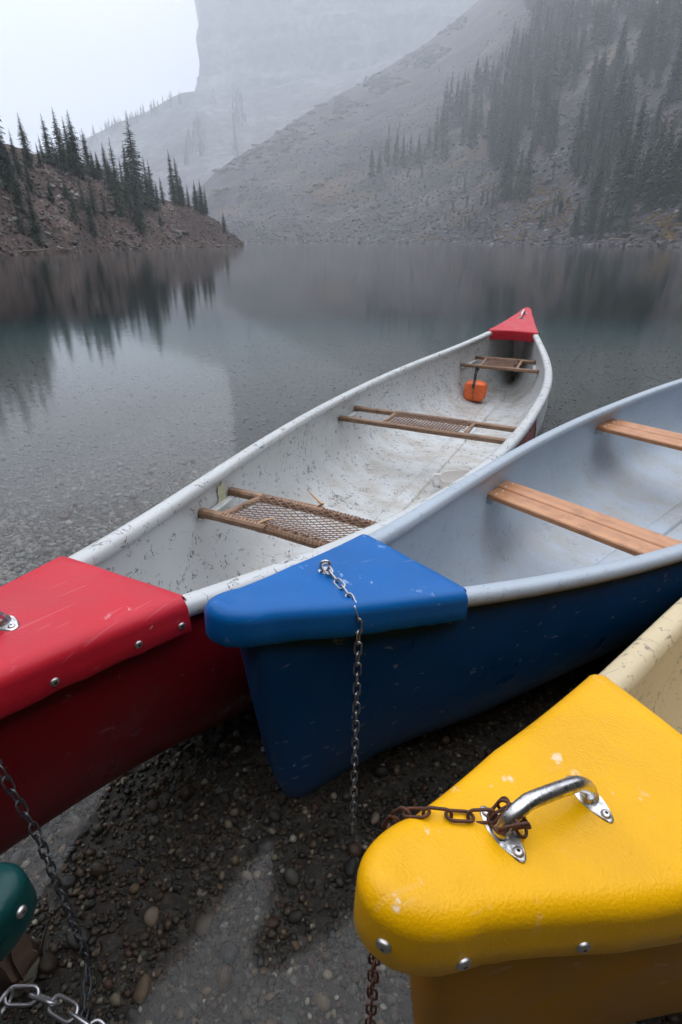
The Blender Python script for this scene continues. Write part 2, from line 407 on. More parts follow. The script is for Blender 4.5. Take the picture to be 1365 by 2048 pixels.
def m_pebble(name='pebble_stone', silt=0.0):
    k = NT(name); g = k.n('NewGeometry'); oi = k.n('ObjectInfo')
    f = k.math('FRACT', k.math('ADD', g.outputs['Random Per Island'], oi.outputs['Random']))
    c = k.ramp(f, [(0, (0.0115, 0.0086, 0.0065)), (0.12, (0.0346, 0.0187, 0.0086)), (0.24, (0.0576, 0.0302, 0.0122)), (0.34, (0.0230, 0.0194, 0.0151)), (0.43, (0.0612, 0.0432, 0.0259)),
                   (0.53, (0.0173, 0.0122, 0.0079)), (0.62, (0.0540, 0.0216, 0.0108)), (0.71, (0.0324, 0.0317, 0.0245)), (0.78, (0.1187, 0.0760, 0.0399)), (0.87, (0.0684, 0.0612, 0.0504)), (0.93, (0.1900, 0.1472, 0.0997)), (0.975, (0.3040, 0.2660, 0.2090))], 'CONSTANT')
    co = k.coord(); n = k.noise(co, 160, 4, 0.6)
    c2 = k.mix(k.math('MULTIPLY', k.ramp(n, [(0.35, 0), (0.7, 1)]), 0.28), c, (0.03, 0.024, 0.018))
    if silt: c2 = k.mix(silt, c2, (0.155, 0.147, 0.134))
    return k.done(c2, 0.55, k.bump(n, 0.3, 0.002))
M['bed'] = m_bed(); M['pebble'] = m_pebble(); M['silty'] = m_pebble('silty_pebble', 0.6)

def build_bed():
    ys = np.concatenate([np.linspace(-6, 0, 16), np.linspace(0.05, 9, 180), np.geomspace(9.2, 420, 60)])
    xs = np.concatenate([-np.geomspace(320, 6.2, 40), np.linspace(-6, 6, 200), np.geomspace(6.2, 320, 40)])
    X, Y = np.meshgrid(xs, ys, indexing='ij'); Z = bed_z(X, Y); nv = len(ys)
    V = np.stack([X, Y, Z], -1).reshape(-1, 3)
    i = np.arange(len(xs) - 1)[:, None]; j = np.arange(nv - 1)[None, :]; a = (i * nv + j).ravel()
    return obj('lake_bed', mesh_np('lake_bed', V, np.stack([a, a + nv, a + nv + 1, a + 1], 1), M['bed'], True), kind='structure')
bed = build_bed()

def ico(sub):
    bm = bmesh.new(); bmesh.ops.create_icosphere(bm, subdivisions=sub, radius=1)
    V = np.array([v.co[:] for v in bm.verts]); Fc = np.array([[v.index for v in f.verts] for f in bm.faces]); bm.free(); return V, Fc
def pebble_shapes(sub, n, seed):
    V, Fc = ico(sub); r = np.random.default_rng(seed); o = []
    for k in range(n):
        ph = r.uniform(0, 6, 6); q = V.copy()
        dsp = 1 + .16 * np.sin(2.1 * V[:, 0] + ph[0]) * np.cos(1.7 * V[:, 1] + ph[1]) + .13 * np.sin(2.6 * V[:, 2] + ph[2] + 1.3 * V[:, 0])
        if r.random() < 0.55:                                       # a flat broken side
            for _ in range(r.integers(1, 4)):
                nn = r.normal(size=3); nn /= np.linalg.norm(nn); c = r.uniform(.55, .8); dd = q @ nn
                q = q - np.maximum(dd - c, 0)[:, None] * nn
        q = q * dsp[:, None] * np.array([1, r.uniform(.62, .95), r.uniform(.42, .75)])
        o.append(q)
    return o, Fc
def rotz(a):
    c, s_ = np.cos(a), np.sin(a); z = np.zeros_like(a); e = np.ones_like(a)
    return np.stack([np.stack([c, -s_, z], -1), np.stack([s_, c, z], -1), np.stack([z, z, e], -1)], -2)
def tilt(a, b):
    c, s_ = np.cos(a), np.sin(a); z = np.zeros_like(a); e = np.ones_like(a)
    rx = np.stack([np.stack([e, z, z], -1), np.stack([z, c, -s_], -1), np.stack([z, s_, c], -1)], -2); return rotz(b) @ rx
def joined(name, shapes, Fc, P, R, Sz, mat, smooth, **k):
    n = len(P); vs = []; fs = []; nv = len(shapes[0])
    sh = np.stack(shapes)[rng.integers(0, len(shapes), n)]
    V = np.einsum('nij,nvj->nvi', R, sh) * Sz[:, None, None] + P[:, None, :]
    F_ = Fc[None] + (np.arange(n) * nv)[:, None, None]
    return obj(name, mesh_np(name, V.reshape(-1, 3), F_.reshape(-1, Fc.shape[1]), mat, smooth), **k)

def scatter_pebbles():
    # 300 largest, each a stone of its own on the bed
    shp, Fc = pebble_shapes(2, 10, 4)
    mes = [mesh_np('pebble', q, Fc, M['pebble'], True) for q in shp]
    placed = []; tries = 0
    while len(placed) < 300 and tries < 9000:
        tries += 1
        px, py = rnd.uniform(-10, 1150), rnd.uniform(1330, 2070)
        if len(placed) > 230: px, py = rnd.uniform(-10, 420), rnd.uniform(880, 1120)
        p = at_z(px, py, -0.1); 
        if p.y < 0.12 or p.y > 3.2: continue
        z = float(bed_z(p.x, p.y)); r = rnd.choice([.007, .008, .009, .009, .010, .010, .011, .012, .014, .016, .020]) * (1 if len(placed) < 230 else 1.15)
        if any((p.x - q[0]) ** 2 + (p.y - q[1]) ** 2 < (0.8 * (r + q[2])) ** 2 for q in placed): continue
        placed.append((p.x, p.y, r))
        o = bpy.data.objects.new('pebble', mes[len(placed) % 10]); link(o, bed)
        o.location = (p.x, p.y, z + r * 0.6); o.scale = (r, r, r); o.rotation_euler = (rnd.uniform(-.35, .35), rnd.uniform(-.35, .35), rnd.uniform(0, 6.28))
    # the rest: one layer of gravel
    for nm, n, ylo, yhi, sub, smin, smax, halfw in (('gravel', 8500, 0.05, 2.2, 1, .0060, .0125, 1.05), ('fine_gravel', 34000, 0.05, 2.5, 0, .0036, .0075, 1.05), ('far_gravel', 30000, 1.7, 12.0, 0, .0075, .022, 1.05)):
        shp, Fc = pebble_shapes(sub, 12, 9 + sub)
        y = ylo + (yhi - ylo) * rng.random(n) ** (1.9 if nm == 'far_gravel' else 0.75)
        hw = 0.35 + y * 0.8
        x = rng.uniform(-1, 1, n) * hw
        s_ = smin + (smax - smin) * rng.random(n) ** 2.6
        z = bed_z(x, y) + s_ * (rng.uniform(-.15, .25, n) if nm == 'far_gravel' else rng.uniform(0.25, 0.9, n))
        joined(nm, shp, Fc, np.stack([x, y, z], -1), tilt(rng.normal(0, .3, n), rng.uniform(0, 6.28, n)), s_, M['silty'] if nm == 'far_gravel' else M['pebble'], True,
               label={'gravel': 'brown gravel covering the lake bed near the canoes', 'fine_gravel': 'fine grit between the pebbles near the canoes', 'far_gravel': 'silty gravel on the lake bed farther out'}[nm], cat='gravel', kind='stuff')
scatter_pebbles()

# ------------------------------------------------------------------ canoes
L = 5.0; BEAM, PW, QW, ZC, DZ, NS = .94233, 2.4711, 1.5086, .33816, .21905, 3.2443
DK = 0.4676
M['red_hull_shaded'] = m_shell('red_hull_shaded_plastic', (0.23, 0.002, 0.008), fleck_amt=-0.02, gstr=0.15, rough=0.32, dark=0.8, scr=0.35)  # darker than the deck red: shade of the hull sides put into the colour
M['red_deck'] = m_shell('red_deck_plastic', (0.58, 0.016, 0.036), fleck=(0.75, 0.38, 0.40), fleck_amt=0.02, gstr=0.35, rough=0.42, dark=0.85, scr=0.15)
M['blue_hull_shaded'] = m_shell('blue_hull_shaded_plastic', (0.0005, 0.055, 0.20), fleck_amt=-0.005, gstr=0.15, rough=0.36, dark=0.72, scr=0.45)  # deck blue deepened, with the side shade of the hull in the colour
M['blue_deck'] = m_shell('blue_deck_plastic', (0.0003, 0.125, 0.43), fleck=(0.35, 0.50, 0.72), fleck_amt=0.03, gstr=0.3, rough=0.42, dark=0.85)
M['yellow_hull_shaded'] = m_shell('yellow_hull_shaded_plastic', (0.50, 0.21, 0.0015), fleck_amt=-0.01, gstr=0.2, rough=0.5, dark=0.75, scr=0.25)  # hull yellow carries painted shade, darker than the deck
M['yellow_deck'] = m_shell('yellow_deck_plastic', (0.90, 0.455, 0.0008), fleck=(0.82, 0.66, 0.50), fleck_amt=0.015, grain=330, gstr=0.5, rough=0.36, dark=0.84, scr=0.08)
M['green_hull'] = m_shell('green_hull_plastic', (0.005, 0.05, 0.045), gstr=0.2)
M['green_deck'] = m_shell('green_deck_plastic', (0.004, 0.055, 0.055), fleck=(0.38, 0.40, 0.36), fleck_amt=0.03, grain=210, gstr=0.55, rough=0.33)
M['white_liner'] = m_liner('white_liner_plastic', (0.58, 0.60, 0.61))
M['grey_liner'] = m_liner('grey_liner_plastic', (0.42, 0.485, 0.565), scuff=0.25, dirt=(0.36, 0.34, 0.30))
M['cream_liner'] = m_liner('cream_liner_plastic', (0.66, 0.54, 0.34), scuff=0.6, dirt=(0.45, 0.32, 0.16))
M['old_wood'] = m_wood('weathered_ash', (0.21, 0.115, 0.062), (0.34, 0.20, 0.12), wear=0.65, rough=0.55)
M['new_wood'] = m_wood('varnished_cedar', (0.46, 0.20, 0.085), (0.60, 0.29, 0.135), dark=(0.24, 0.09, 0.035), wear=0.55, rough=0.4)
M['webbing'] = m_plain('brown_lacing', (0.16, 0.085, 0.055), (0.30, 0.17, 0.11), 40, 0.6)
M['splinter'] = m_wood('bare_split_wood', (0.55, 0.34, 0.20), (0.66, 0.46, 0.30), wear=0.15, rough=0.7)
M['steel'] = m_metal('screw_steel', (0.62, 0.60, 0.60), 0.32, (0.30, 0.28, 0.28), 0.6)
M['chrome'] = m_metal('worn_chrome', (0.62, 0.62, 0.63), 0.17, (0.26, 0.24, 0.23), 0.7)
M['rust'] = m_metal('rusty_iron', (0.075, 0.032, 0.022), 0.5, (0.16, 0.06, 0.03), 0.6, metal=0.35)
M['galv'] = m_metal('galvanised_iron', (0.55, 0.55, 0.58), 0.28, (0.28, 0.27, 0.28), 0.6)
M['dull_chain'] = m_metal('dull_chain_iron', (0.16, 0.17, 0.19), 0.5, (0.06, 0.055, 0.06), 0.6)
M['recess'] = m_plain('dark_recess', (0.03, 0.02, 0.018), (0.06, 0.04, 0.03))
M['cleat'] = m_plain('white_cleat_plastic', (0.50, 0.52, 0.52), (0.62, 0.63, 0.62), 20, 0.45)
M['tape'] = m_plain('yellowed_tape', (0.52, 0.50, 0.33), (0.68, 0.66, 0.46), 60, 0.6)

class Canoe:
    def __init__(s, name, label, x, y, yaw, zo, pit, zk, rise=0.0, hs=1.0, k=1.0, hull='', deck='', liner='', cat='canoe'):
        s.x, s.y, s.yaw, s.zo, s.pit, s.zk, s.rise, s.hs = x, y, yaw, zo, pit, zk, rise, hs
        s.k = k; s.hullm, s.deckm, s.linerm = M[hull], M[deck], M[liner]
        s.root = empty(name, (x * k, y * k, CAM_H * (1 - k)), -yaw, label=label, cat=cat, group='canoes moored side by side at the shore'); s.root.scale = (k, k, k)
    def w(s, d):
        a = abs(2 * d / L - 1); return .05 + (BEAM / 2 - .05) * max(0.0, 1 - a ** PW) ** QW
    def tz(s, d): return s.zo + s.pit * (d / L - .5)
    def sheer(s, d): return (ZC + DZ * abs(2 * d / L - 1) ** NS) * s.hs
    def keel(s, d):
        t = abs(2 * d / L - 1); z = s.zk + .03 * t ** 4
        e = min(d, L - d)
        if d < 1 and s.rise: z += s.rise * max(0, 1 - (d - .06) / .85) ** 1.5
        x = min(1, max(0, (e - .056) / .16)); top = s.sheer(d) - .012
        return z + (top - z) * (1 - x) ** 5
    def sec(s, d, ph, inset=0.0):
        """point (lat, z) of the skin at station d, ph 0 keel .. pi/2 gunwale, right side"""
        e = min(d, L - d); m = min(1, max(0, (e - .06) / .6)); m = m * m * (3 - 2 * m)
        a = 1.35 + (.52 - 1.35) * m; b = 1.15 + (.80 - 1.15) * m
        k = s.keel(d); top = s.sheer(d) - .012; wb = s.w(d) - .020
        sp, cp = math.sin(ph), max(0.0, math.cos(ph))
        y = wb * sp ** a; h = 1 - cp ** b
        y *= 1 + .05 * m * math.sin(math.pi * h)
        y += .006 * (1 - h)  if ph > 0.02 else .006          # blunt stem
        z = k + (top - k) * h
        if inset: y = max(0.0, y - inset); z = z + inset * .9 * (1 - h)
        return y, z + s.tz(d)
    def inner_half(s, d, z):
        """half-width of the inner skin at height z (trim included)"""
        lo, hi = 0.01, math.pi / 2
        for _ in range(40):
            mid = (lo + hi) / 2
            if s.sec(d, mid, .014)[1] < z: lo = mid
            else: hi = mid
        return s.sec(d, lo, .014)[0]
    def floor_z(s, d, lat):
        lo, hi = 0.0, math.pi / 2
        for _ in range(40):
            mid = (lo + hi) / 2
            if s.sec(d, mid, .014)[0] < abs(lat): lo = mid
            else: hi = mid
        return s.sec(d, lo, .014)[1]
    def world(s, d, lat, z):
        k = s.k; return Vector((k * (s.x + d * math.sin(s.yaw) + lat * math.cos(s.yaw)), k * (s.y + d * math.cos(s.yaw) - lat * math.sin(s.yaw)), z * k + CAM_H * (1 - k)))
    def stations(s, e0):
        e = [e0 + (.9 - e0) * (k / 22) ** 1.7 for k in range(22)]
        mid = [.9 + (L - 1.8) * k / 30 for k in range(31)]
        return e + mid + [L - v for v in e[::-1]]
    def skin(s, e0, inset, n=20):
        st = s.stations(e0); V = []
        for d in st:
            for k in range(-n, n + 1):
                ph = (abs(k) / n) ** .85 * math.pi / 2; y, z = s.sec(d, ph, inset)
                V.append((math.copysign(y, k) if k else 0, d, z))
        return V, st, 2 * n + 1
    def build_shell(s, liner=True):
        V, st, nv = s.skin(.0565, 0)
        h = obj('hull', autosmooth(mesh('hull', V, grid_faces(len(st), nv), s.hullm), 50), s.root); s.hull = h
        if liner:
            V, st, nv = s.skin(.20, .014)
            F_ = grid_faces(len(st), nv, flip=True)
            F_ += [tuple(range(nv)), tuple(range(len(V) - nv, len(V)))[::-1]]
            obj('liner', autosmooth(mesh('liner', V, F_, s.linerm), 50), s.root)
            for sg in (-1, 1):
                V = []; n = 14; ds = [.40 + (L - .80) * k / 90 for k in range(91)]
                for d in ds:
                    cx, cz = s.w(d) - .0225, s.sheer(d) - .014 + s.tz(d)
                    for k in range(n):
                        a = 2 * math.pi * k / n; ca, sa = math.cos(a), math.sin(a)
                        V.append((sg * (cx + .0235 * math.copysign(abs(ca) ** .8, ca)), d, cz + .0185 * math.copysign(abs(sa) ** .8, sa)))
                F_ = []
                for i in range(len(ds) - 1):
                    for k in range(n): F_.append((i * n + k, i * n + (k + 1) % n, (i + 1) * n + (k + 1) % n, (i + 1) * n + k))
                obj('gunwale', autosmooth(mesh('gunwale', V, F_, s.linerm), 60), s.root)
            # moulded keel rib along the floor
            V = []; ds = [.75 + (L - 1.5) * k / 60 for k in range(61)]
            for d in ds:
                z0 = s.floor_z(d, .0) ; t = min(1, (min(d, L - d) - .70) / .1)
                for x, dz in ((-.045, -.004), (-.037, .009), (-.028, .012), (0, .012), (.028, .012), (.037, .009), (.045, -.004)):
                    V.append((x * (.75 + .25 * t), d, z0 + dz * t))
            obj('keel_rib', autosmooth(mesh('keel_rib', V, grid_faces(len(ds), 7, flip=True), s.linerm), 60), s.root)
    # ---- deck cap
    cap_r = .021
    def cap_outline(s, DK=DK):
        sn = .085; wn = s.w(sn) - .002; P = []
        for k in range(26): d = DK + (sn - DK) * k / 25; P.append((s.w(d) + .006 - .013 * max(0, (.22 - d) / .135), d))
        wn = P[-1][0]
        for k in range(1, 15): th = math.pi / 2 * k / 14; P.append((wn * math.cos(th), sn * (1 - math.sin(th))))
        return P + [(-x, y) for x, y in P[-2::-1]]
    def cap_top(s, d, far): return s.sheer(d) + .013 + s.tz((L - d) if far else d)
    def build_deck(s, far=False, skirt=.062, dk=DK):
        O = s.cap_outline(dk); n = len(O); V = []; prof = []
        cols = None
        for i, (x, d) in enumerate(O):
            a, b = O[max(0, i - 1)], O[min(n - 1, i + 1)]; t = Vector((b[0] - a[0], b[1] - a[1])).normalized(); nin = Vector((t.y, -t.x))
            if nin.dot(Vector((-x, max(d, .07) - d + .0001))) < 0: nin = -nin
            w_ = max(.03, abs(x)); r = min(s.cap_r, .6 * w_ + .004)
            zt = s.cap_top(d, far)
            sk = skirt + .0035 * float(fbm(i * .45, 2.2, 55, 3)) + .0015 * float(fbm(i * 1.7, 5.2, 56, 2))
            pr = [(.010, -sk), (.001, -sk - .002), (-.002, -sk + .006), (-.001, -skirt * .62), (0, -r)]
            pr += [(r - r * math.cos(q), -r + r * math.sin(q)) for q in (.26, .52, .79, 1.05, 1.31, 1.57)]
            ring = []
            for dd, dz in pr: ring.append(Vector((x + nin.x * dd, d + nin.y * dd, zt + dz)))
            e = ring[-1]; cpt = Vector((0, max(d, .075), s.cap_top(max(d, .075), far) + .005))
            if d < .075: cpt.y = .075 
            for f in (.3, .6, 1.0): 
                q = e.lerp(cpt, f); q.z = e.z + (cpt.z - e.z) * (1 - (1 - f) ** 2); ring.append(q)
            if far: ring = [Vector((-p.x, L - p.y, p.z)) for p in ring]
            V += ring; cols = len(ring)
        F_ = grid_faces(n, cols)
        # rear face, dropping from the back edge of the top
        right = [j for j in range(9, cols)]; left = [(n - 1) * cols + j for j in range(cols - 2, 8, -1)]
        top = right + left; sgn = -1 if far else 1; prev = top
        for ds, dz in ((.006, -.003), (.009, -.010), (.009, -.045), (.006, -.072), (-.004, -.074)):
            row = []
            for vi in top: v = V[vi]; row.append(len(V)); V.append(Vector((v.x, v.y + sgn * ds, v.z + dz)))
            for k in range(len(top) - 1): F_.append((prev[k], prev[k + 1], row[k + 1], row[k]))
            prev = row
        me = mesh('deck', V, F_, s.deckm); bm = bmesh.new(); bm.from_mesh(me); bmesh.ops.remove_doubles(bm, verts=bm.verts, dist=.0004); bm.to_mesh(me); bm.free()
        return obj('deck', autosmooth(me, 55), s.root)
    def screw_at(s, deck, d, side, dz=-.044, far=False):
        O = s.cap_outline(); half = O[:len(O) // 2 + 1] if side > 0 else O[len(O) // 2:]
        x, dd = min(half, key=lambda q: abs(q[1] - d)); i = O.index((x, dd))
        a, b = O[max(0, i - 1)], O[min(len(O) - 1, i + 1)]; t = Vector((b[0] - a[0], b[1] - a[1])).normalized(); nn = Vector((t.y, -t.x, 0))
        if nn.dot(Vector((x, dd - .25, 0))) < 0: nn = -nn
        p = Vector((x, dd, s.cap_top(dd, far) + dz)) + nn * .002
        if far: p = Vector((-p.x, L - p.y, p.z)); nn = Vector((-nn.x, -nn.y, 0))
        return screw(deck, p, nn)
    def handle(s, d0, d1, far=False, parent=None, mat='chrome'):
        za = lambda d: s.cap_top(L - d if far else d, far) + .004
        h = .036; r = .0075; pts = []
        Ln = d1 - d0
        prof = [(0, .004), (.002, .012), (.008, .022), (.020, .031), (.034, h), (Ln - .034, h), (Ln - .020, .031), (Ln - .008, .022), (Ln - .002, .012), (Ln, .004)]
        sm = []
        for i in range(len(prof) - 1):
            for k in range(4):
                p0 = prof[max(0, i - 1)]; p1 = prof[i]; p2 = prof[i + 1]; p3 = prof[min(len(prof) - 1, i + 2)]; t = k / 4
                f = lambda a, b, c_, e: .5 * (2 * b + (c_ - a) * t + (2 * a - 5 * b + 4 * c_ - e) * t * t + (3 * b - a - 3 * c_ + e) * t ** 3)
                sm.append((f(p0[0], p1[0], p2[0], p3[0]), f(p0[1], p1[1], p2[1], p3[1])))
        sm.append(prof[-1])
        path = [Vector((0, d0 + q, za(d0 + q) + z)) for q, z in sm]
        rad = [r * (1.25 if i < 3 or i > len(sm) - 4 else 1) for i in range(len(sm))]
        Vh, Fh = tube(path, rad, 12)
        hd = obj('grab_handle', autosmooth(mesh('grab_handle', Vh, Fh, M[mat]), 60), s.root)
        for d in (d0, d1):
            V = []; n = 20
            for zz, sc in ((-.003, 1), (.0022, 1), (.0036, .93), (.0042, .5)):
                for k in range(n):
                    a = 2 * math.pi * k / n; V.append((.029 * sc * math.cos(a), d + .0128 * sc * math.sin(a) * (1 - .20 * abs(math.cos(a))), za(d) + zz))
            F_ = []
            for i in range(3):
                for k in range(n): F_.append((i * n + k, i * n + (k + 1) % n, (i + 1) * n + (k + 1) % n, (i + 1) * n + k))
            F_.append(tuple(range(3 * n, 4 * n)))
            obj('mounting_plate', autosmooth(mesh('mounting_plate', V, F_, M[mat]), 40), hd)
            for x in (-.0205, .0205): screw(hd, Vector((x, d, za(d) + .0035)), Vector((0, 0, 1)), .0052)
        return hd

SCREW = {}
def screw(parent, p, nn, r=.0066):
    if r not in SCREW:
        V = []; n = 16; ringz = [(1, -.002), (1, .0004), (.86, .0017), (.55, .0027), (.30, .0028), (.28, .0008)]
        for q, z in ringz:
            for k in range(n): a = 2 * math.pi * k / n; V.append((r * q * math.cos(a), r * q * math.sin(a), z))
        F_ = []
        for i in range(len(ringz) - 1):
            for k in range(n): F_.append((i * n + k, i * n + (k + 1) % n, (i + 1) * n + (k + 1) % n, (i + 1) * n + k))
        F_.append(tuple(range(5 * n, 6 * n)))
        me = mesh('screw', V, F_, M['steel']); me.materials.append(M['recess'])
        autosmooth(me, 50)
        for q in me.polygons:
            if q.center.to_2d().length < r * .31: q.material_index = 1
        SCREW[r] = me
    o = obj('screw', SCREW[r], parent); o.location = p; o.rotation_euler = nn.to_track_quat('Z', 'Y').to_euler(); return o

red = Canoe('red_canoe', 'red canoe with white interior and three laced wooden seats, farthest left', -.60543, .37491, .45515, -.00448, -.08304, -.045, rise=.22, k=1.07, hull='red_hull_shaded', deck='red_deck', liner='white_liner')
blue = Canoe('blue_canoe', 'blue canoe with grey interior and plank thwarts, between red and yellow canoes', -.21205, .67959, .86634, -.03088, .05342, -.055, k=.955, hull='blue_hull_shaded', deck='blue_deck', liner='grey_liner')
yel = Canoe('yellow_canoe', 'yellow canoe with cream interior and a rusty chain on its handle', .01621, .23928, 1.1061, .00392, .00283, -.055, hull='yellow_hull_shaded', deck='yellow_deck', liner='cream_liner')
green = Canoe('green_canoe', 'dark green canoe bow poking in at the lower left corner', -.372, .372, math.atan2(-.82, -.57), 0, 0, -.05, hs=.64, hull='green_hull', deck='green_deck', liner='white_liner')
CANOES = (red, blue, yel, green)
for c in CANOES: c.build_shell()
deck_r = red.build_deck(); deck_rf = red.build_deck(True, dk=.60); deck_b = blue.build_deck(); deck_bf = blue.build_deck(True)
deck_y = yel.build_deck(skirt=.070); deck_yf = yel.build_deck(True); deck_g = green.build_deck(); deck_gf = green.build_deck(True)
for d in (.20, .30, .385, .45):
    red.screw_at(deck_r, d, 1)
for d in (.30, .40, .455): red.screw_at(deck_r, d, -1)
yel.screw_at(deck_y, 0.009, 1, -.040)
for d in (.064, .178, .288, .42): yel.screw_at(deck_y, d, 1, -.052)
for d in (.18, .32, .44): yel.screw_at(deck_y, d, -1, -.052)
green.screw_at(deck_g, .012, -1, -.030); green.screw_at(deck_g, .2, 1); green.screw_at(deck_g, .2, -1)
for d in (.2, .42): red.screw_at(deck_rf, d, 1, far=True); red.screw_at(deck_rf, d, -1, far=True)
red.handle(.196, .312); red.handle(4.72, 4.84, far=True); yel.handle(.146, .266)
def eye_bolt(c, d, lat):
    z = c.cap_top(d, False) + .004
    ring = [(lat + .0095 * math.cos(a) * .5, d + .0095 * math.cos(a) * .85, z + .0135 + .0105 * math.sin(a)) for a in [2 * math.pi * k / 18 for k in range(19)]]
    V, F_ = merge([tube(ring, .0032, 8, False), tube([(lat, d, z - .004), (lat, d, z + .0035)], [.015, .0130], 16)])
    return obj('eye_bolt', autosmooth(mesh('eye_bolt', V, F_, M['chrome']), 50), c.root)
eye_bolt(blue, .262, -.028)

# ---- seats and thwarts
def hw(c, d, z): return c.inner_half(d, z) - .001
def seat(c, d0, d1, z0, z1, wl, wr, label, broken=False):
    st = empty('seat'); st.parent = c.root; st['label'] = label
    zt0, zt1 = z0 + c.tz(d0), z1 + c.tz(d1)
    def sag(lat):                                                     # a broken seat gives way towards the far side
        return -0.012 * max(0, (lat + .06) / .3) if broken else 0
    for d, z in ((d0, zt0), (d1, zt1)):
        h = hw(c, d, z)
        if broken:
            br = -.05 if d == d0 else .02
            V1, F1 = bar((-h, d, z), (br, d, z), .030, .024, .006, nseg=6, wob=.0012, seed=3)
            obj('rail', autosmooth(mesh('rail', V1, F1, M['old_wood'])), st)
            V2, F2 = bar((br - .03, d + .004, z - .004), (h - .01, d, z + sag(h)), .028, .022, .006, nseg=6, wob=.0015, seed=4)
            obj('rail', autosmooth(mesh('rail', V2, F2, M['old_wood'])), st)
            V3, F3 = tube([(br - .035, d - .004, z + .004), (br - .01, d + .012, z + .018), (br + (.012 if d == d0 else -.085), d + (.03 if d == d0 else .045), z + (.022 if d == d0 else .040))], [.006, .006, .001], 5)
            obj('splinter', mesh('splinter', V3, F3, M['splinter']), st)
        else:
            V1, F1 = bar((-h, d, z), (h, d, z), .028, .024, .005, nseg=8, wob=.0007, seed=int(d * 10))
            obj('rail', autosmooth(mesh('rail', V1, F1, M['old_wood'])), st)
    zz = lambda u, lat: zt0 + (zt1 - zt0) * u + sag(lat)
    for lat in (wl, wr):
        V1, F1 = bar((lat, d0 + .012, zz(0, lat) + .002), (lat, d1 - .012, zz(1, lat) + .002), .020, .016, .004)
        obj('cross_piece', autosmooth(mesh('cross_piece', V1, F1, M['old_wood'])), st)
    for sg in (-1, 1):                                               # pale cleats that carry the rails
        h0, h1 = hw(c, d0, zt0 - .02), hw(c, d1, zt1 - .02)
        V1, F1 = bar((sg * (h0 - .012), d0 - .02, zt0 - .017), (sg * (h1 - .012), d1 + .02, zt1 - .017), .022, .010, .002)
        obj('cleat', mesh('cleat', V1, F1, M['cleat']), st)
    # lacing: two diagonal families of cord, plus a wrapped border
    parts = []; A = d1 - d0; Bw = wr - wl; sp = .031 if not broken else .032; k = .66
    def pt(u, v, lift=0):
        lat = wl + Bw * v
        return Vector((lat, d0 + A * u, zz(u, lat) + .012 - (.016 if broken else .006) * math.sin(math.pi * u) * math.sin(math.pi * v) + lift))
    n = int((Bw + A / k) / sp) + 1
    for fam in (0, 1):
        for i in range(n):
            o = -A / k + i * sp + rnd.uniform(-.0012, .0012)
            pts = []
            for q in range(9):
                u = q / 8; lat = o + (A * u / k if fam == 0 else A * (1 - u) / k)
                if -1e-6 <= lat <= Bw: pts.append(pt(u, lat / Bw, .0012 * fam))
            if len(pts) >= 2: parts.append(tube(pts, .0017, 4, False))
    nb = int(Bw / .012)
    for u in (0, 1):
        for i in range(nb):
            v = (i + .5) / nb; p = pt(u, v); b = .0155
            parts.append(tube([p + Vector((0, b * math.cos(a), -.012 + b * .95 * math.sin(a))) for a in (-.7, .0, .8, 1.6, 2.4, 3.2, 3.9)], .0013, 4, False))
    Vw, Fw = merge(parts)
    obj('lacing', mesh('lacing', Vw, Fw, M['webbing'], True), st, kind='stuff')
    return st
seat(red, 1.010, 1.215, .292, .270, -.205, .215, 'broken sagging laced seat nearest the viewer', True)
seat(red, 2.276, 2.462, .232, .238, -.215, .185, 'laced middle seat')
seat(red, 4.000, 4.205, .226, .254, -.135, .125, 'laced seat near the far red deck')
def thwart(c, d0, d1, z, label):
    t = empty('thwart'); t.parent = c.root; t['label'] = label
    zt = z + c.tz((d0 + d1) / 2); wd = (d1 - d0 - .006) / 2
    for k in range(2):
        d = d0 + wd / 2 + k * (wd + .006); h = hw(c, d, zt)
        V1, F1 = bar((-h, d, zt), (h, d, zt), wd, .021, .004, nseg=4)
        pl = obj('plank', autosmooth(mesh('plank', V1, F1, M['new_wood'])), t)
        for sg in (-1, 1):
            for q in (-.022, .020):
                screw(pl, Vector((sg * (h - .028), d + q, zt + .0105)), Vector((0, 0, 1)), .0066)
    for sg in (-1, 1):
        h = hw(c, (d0 + d1) / 2, zt - .03)
        V1, F1 = bar((sg * (h - .016), d0 + .012, zt - .024), (sg * (h - .016), d1 - .012, zt - .024), .04, .026, .006)
        obj('cleat', mesh('cleat', V1, F1, M['cleat']), t)
thwart(blue, 1.262, 1.425, .243, 'twin-plank wooden thwart nearest the blue deck')
thwart(blue, 2.272, 2.462, .251, 'twin-plank wooden thwart in the middle')

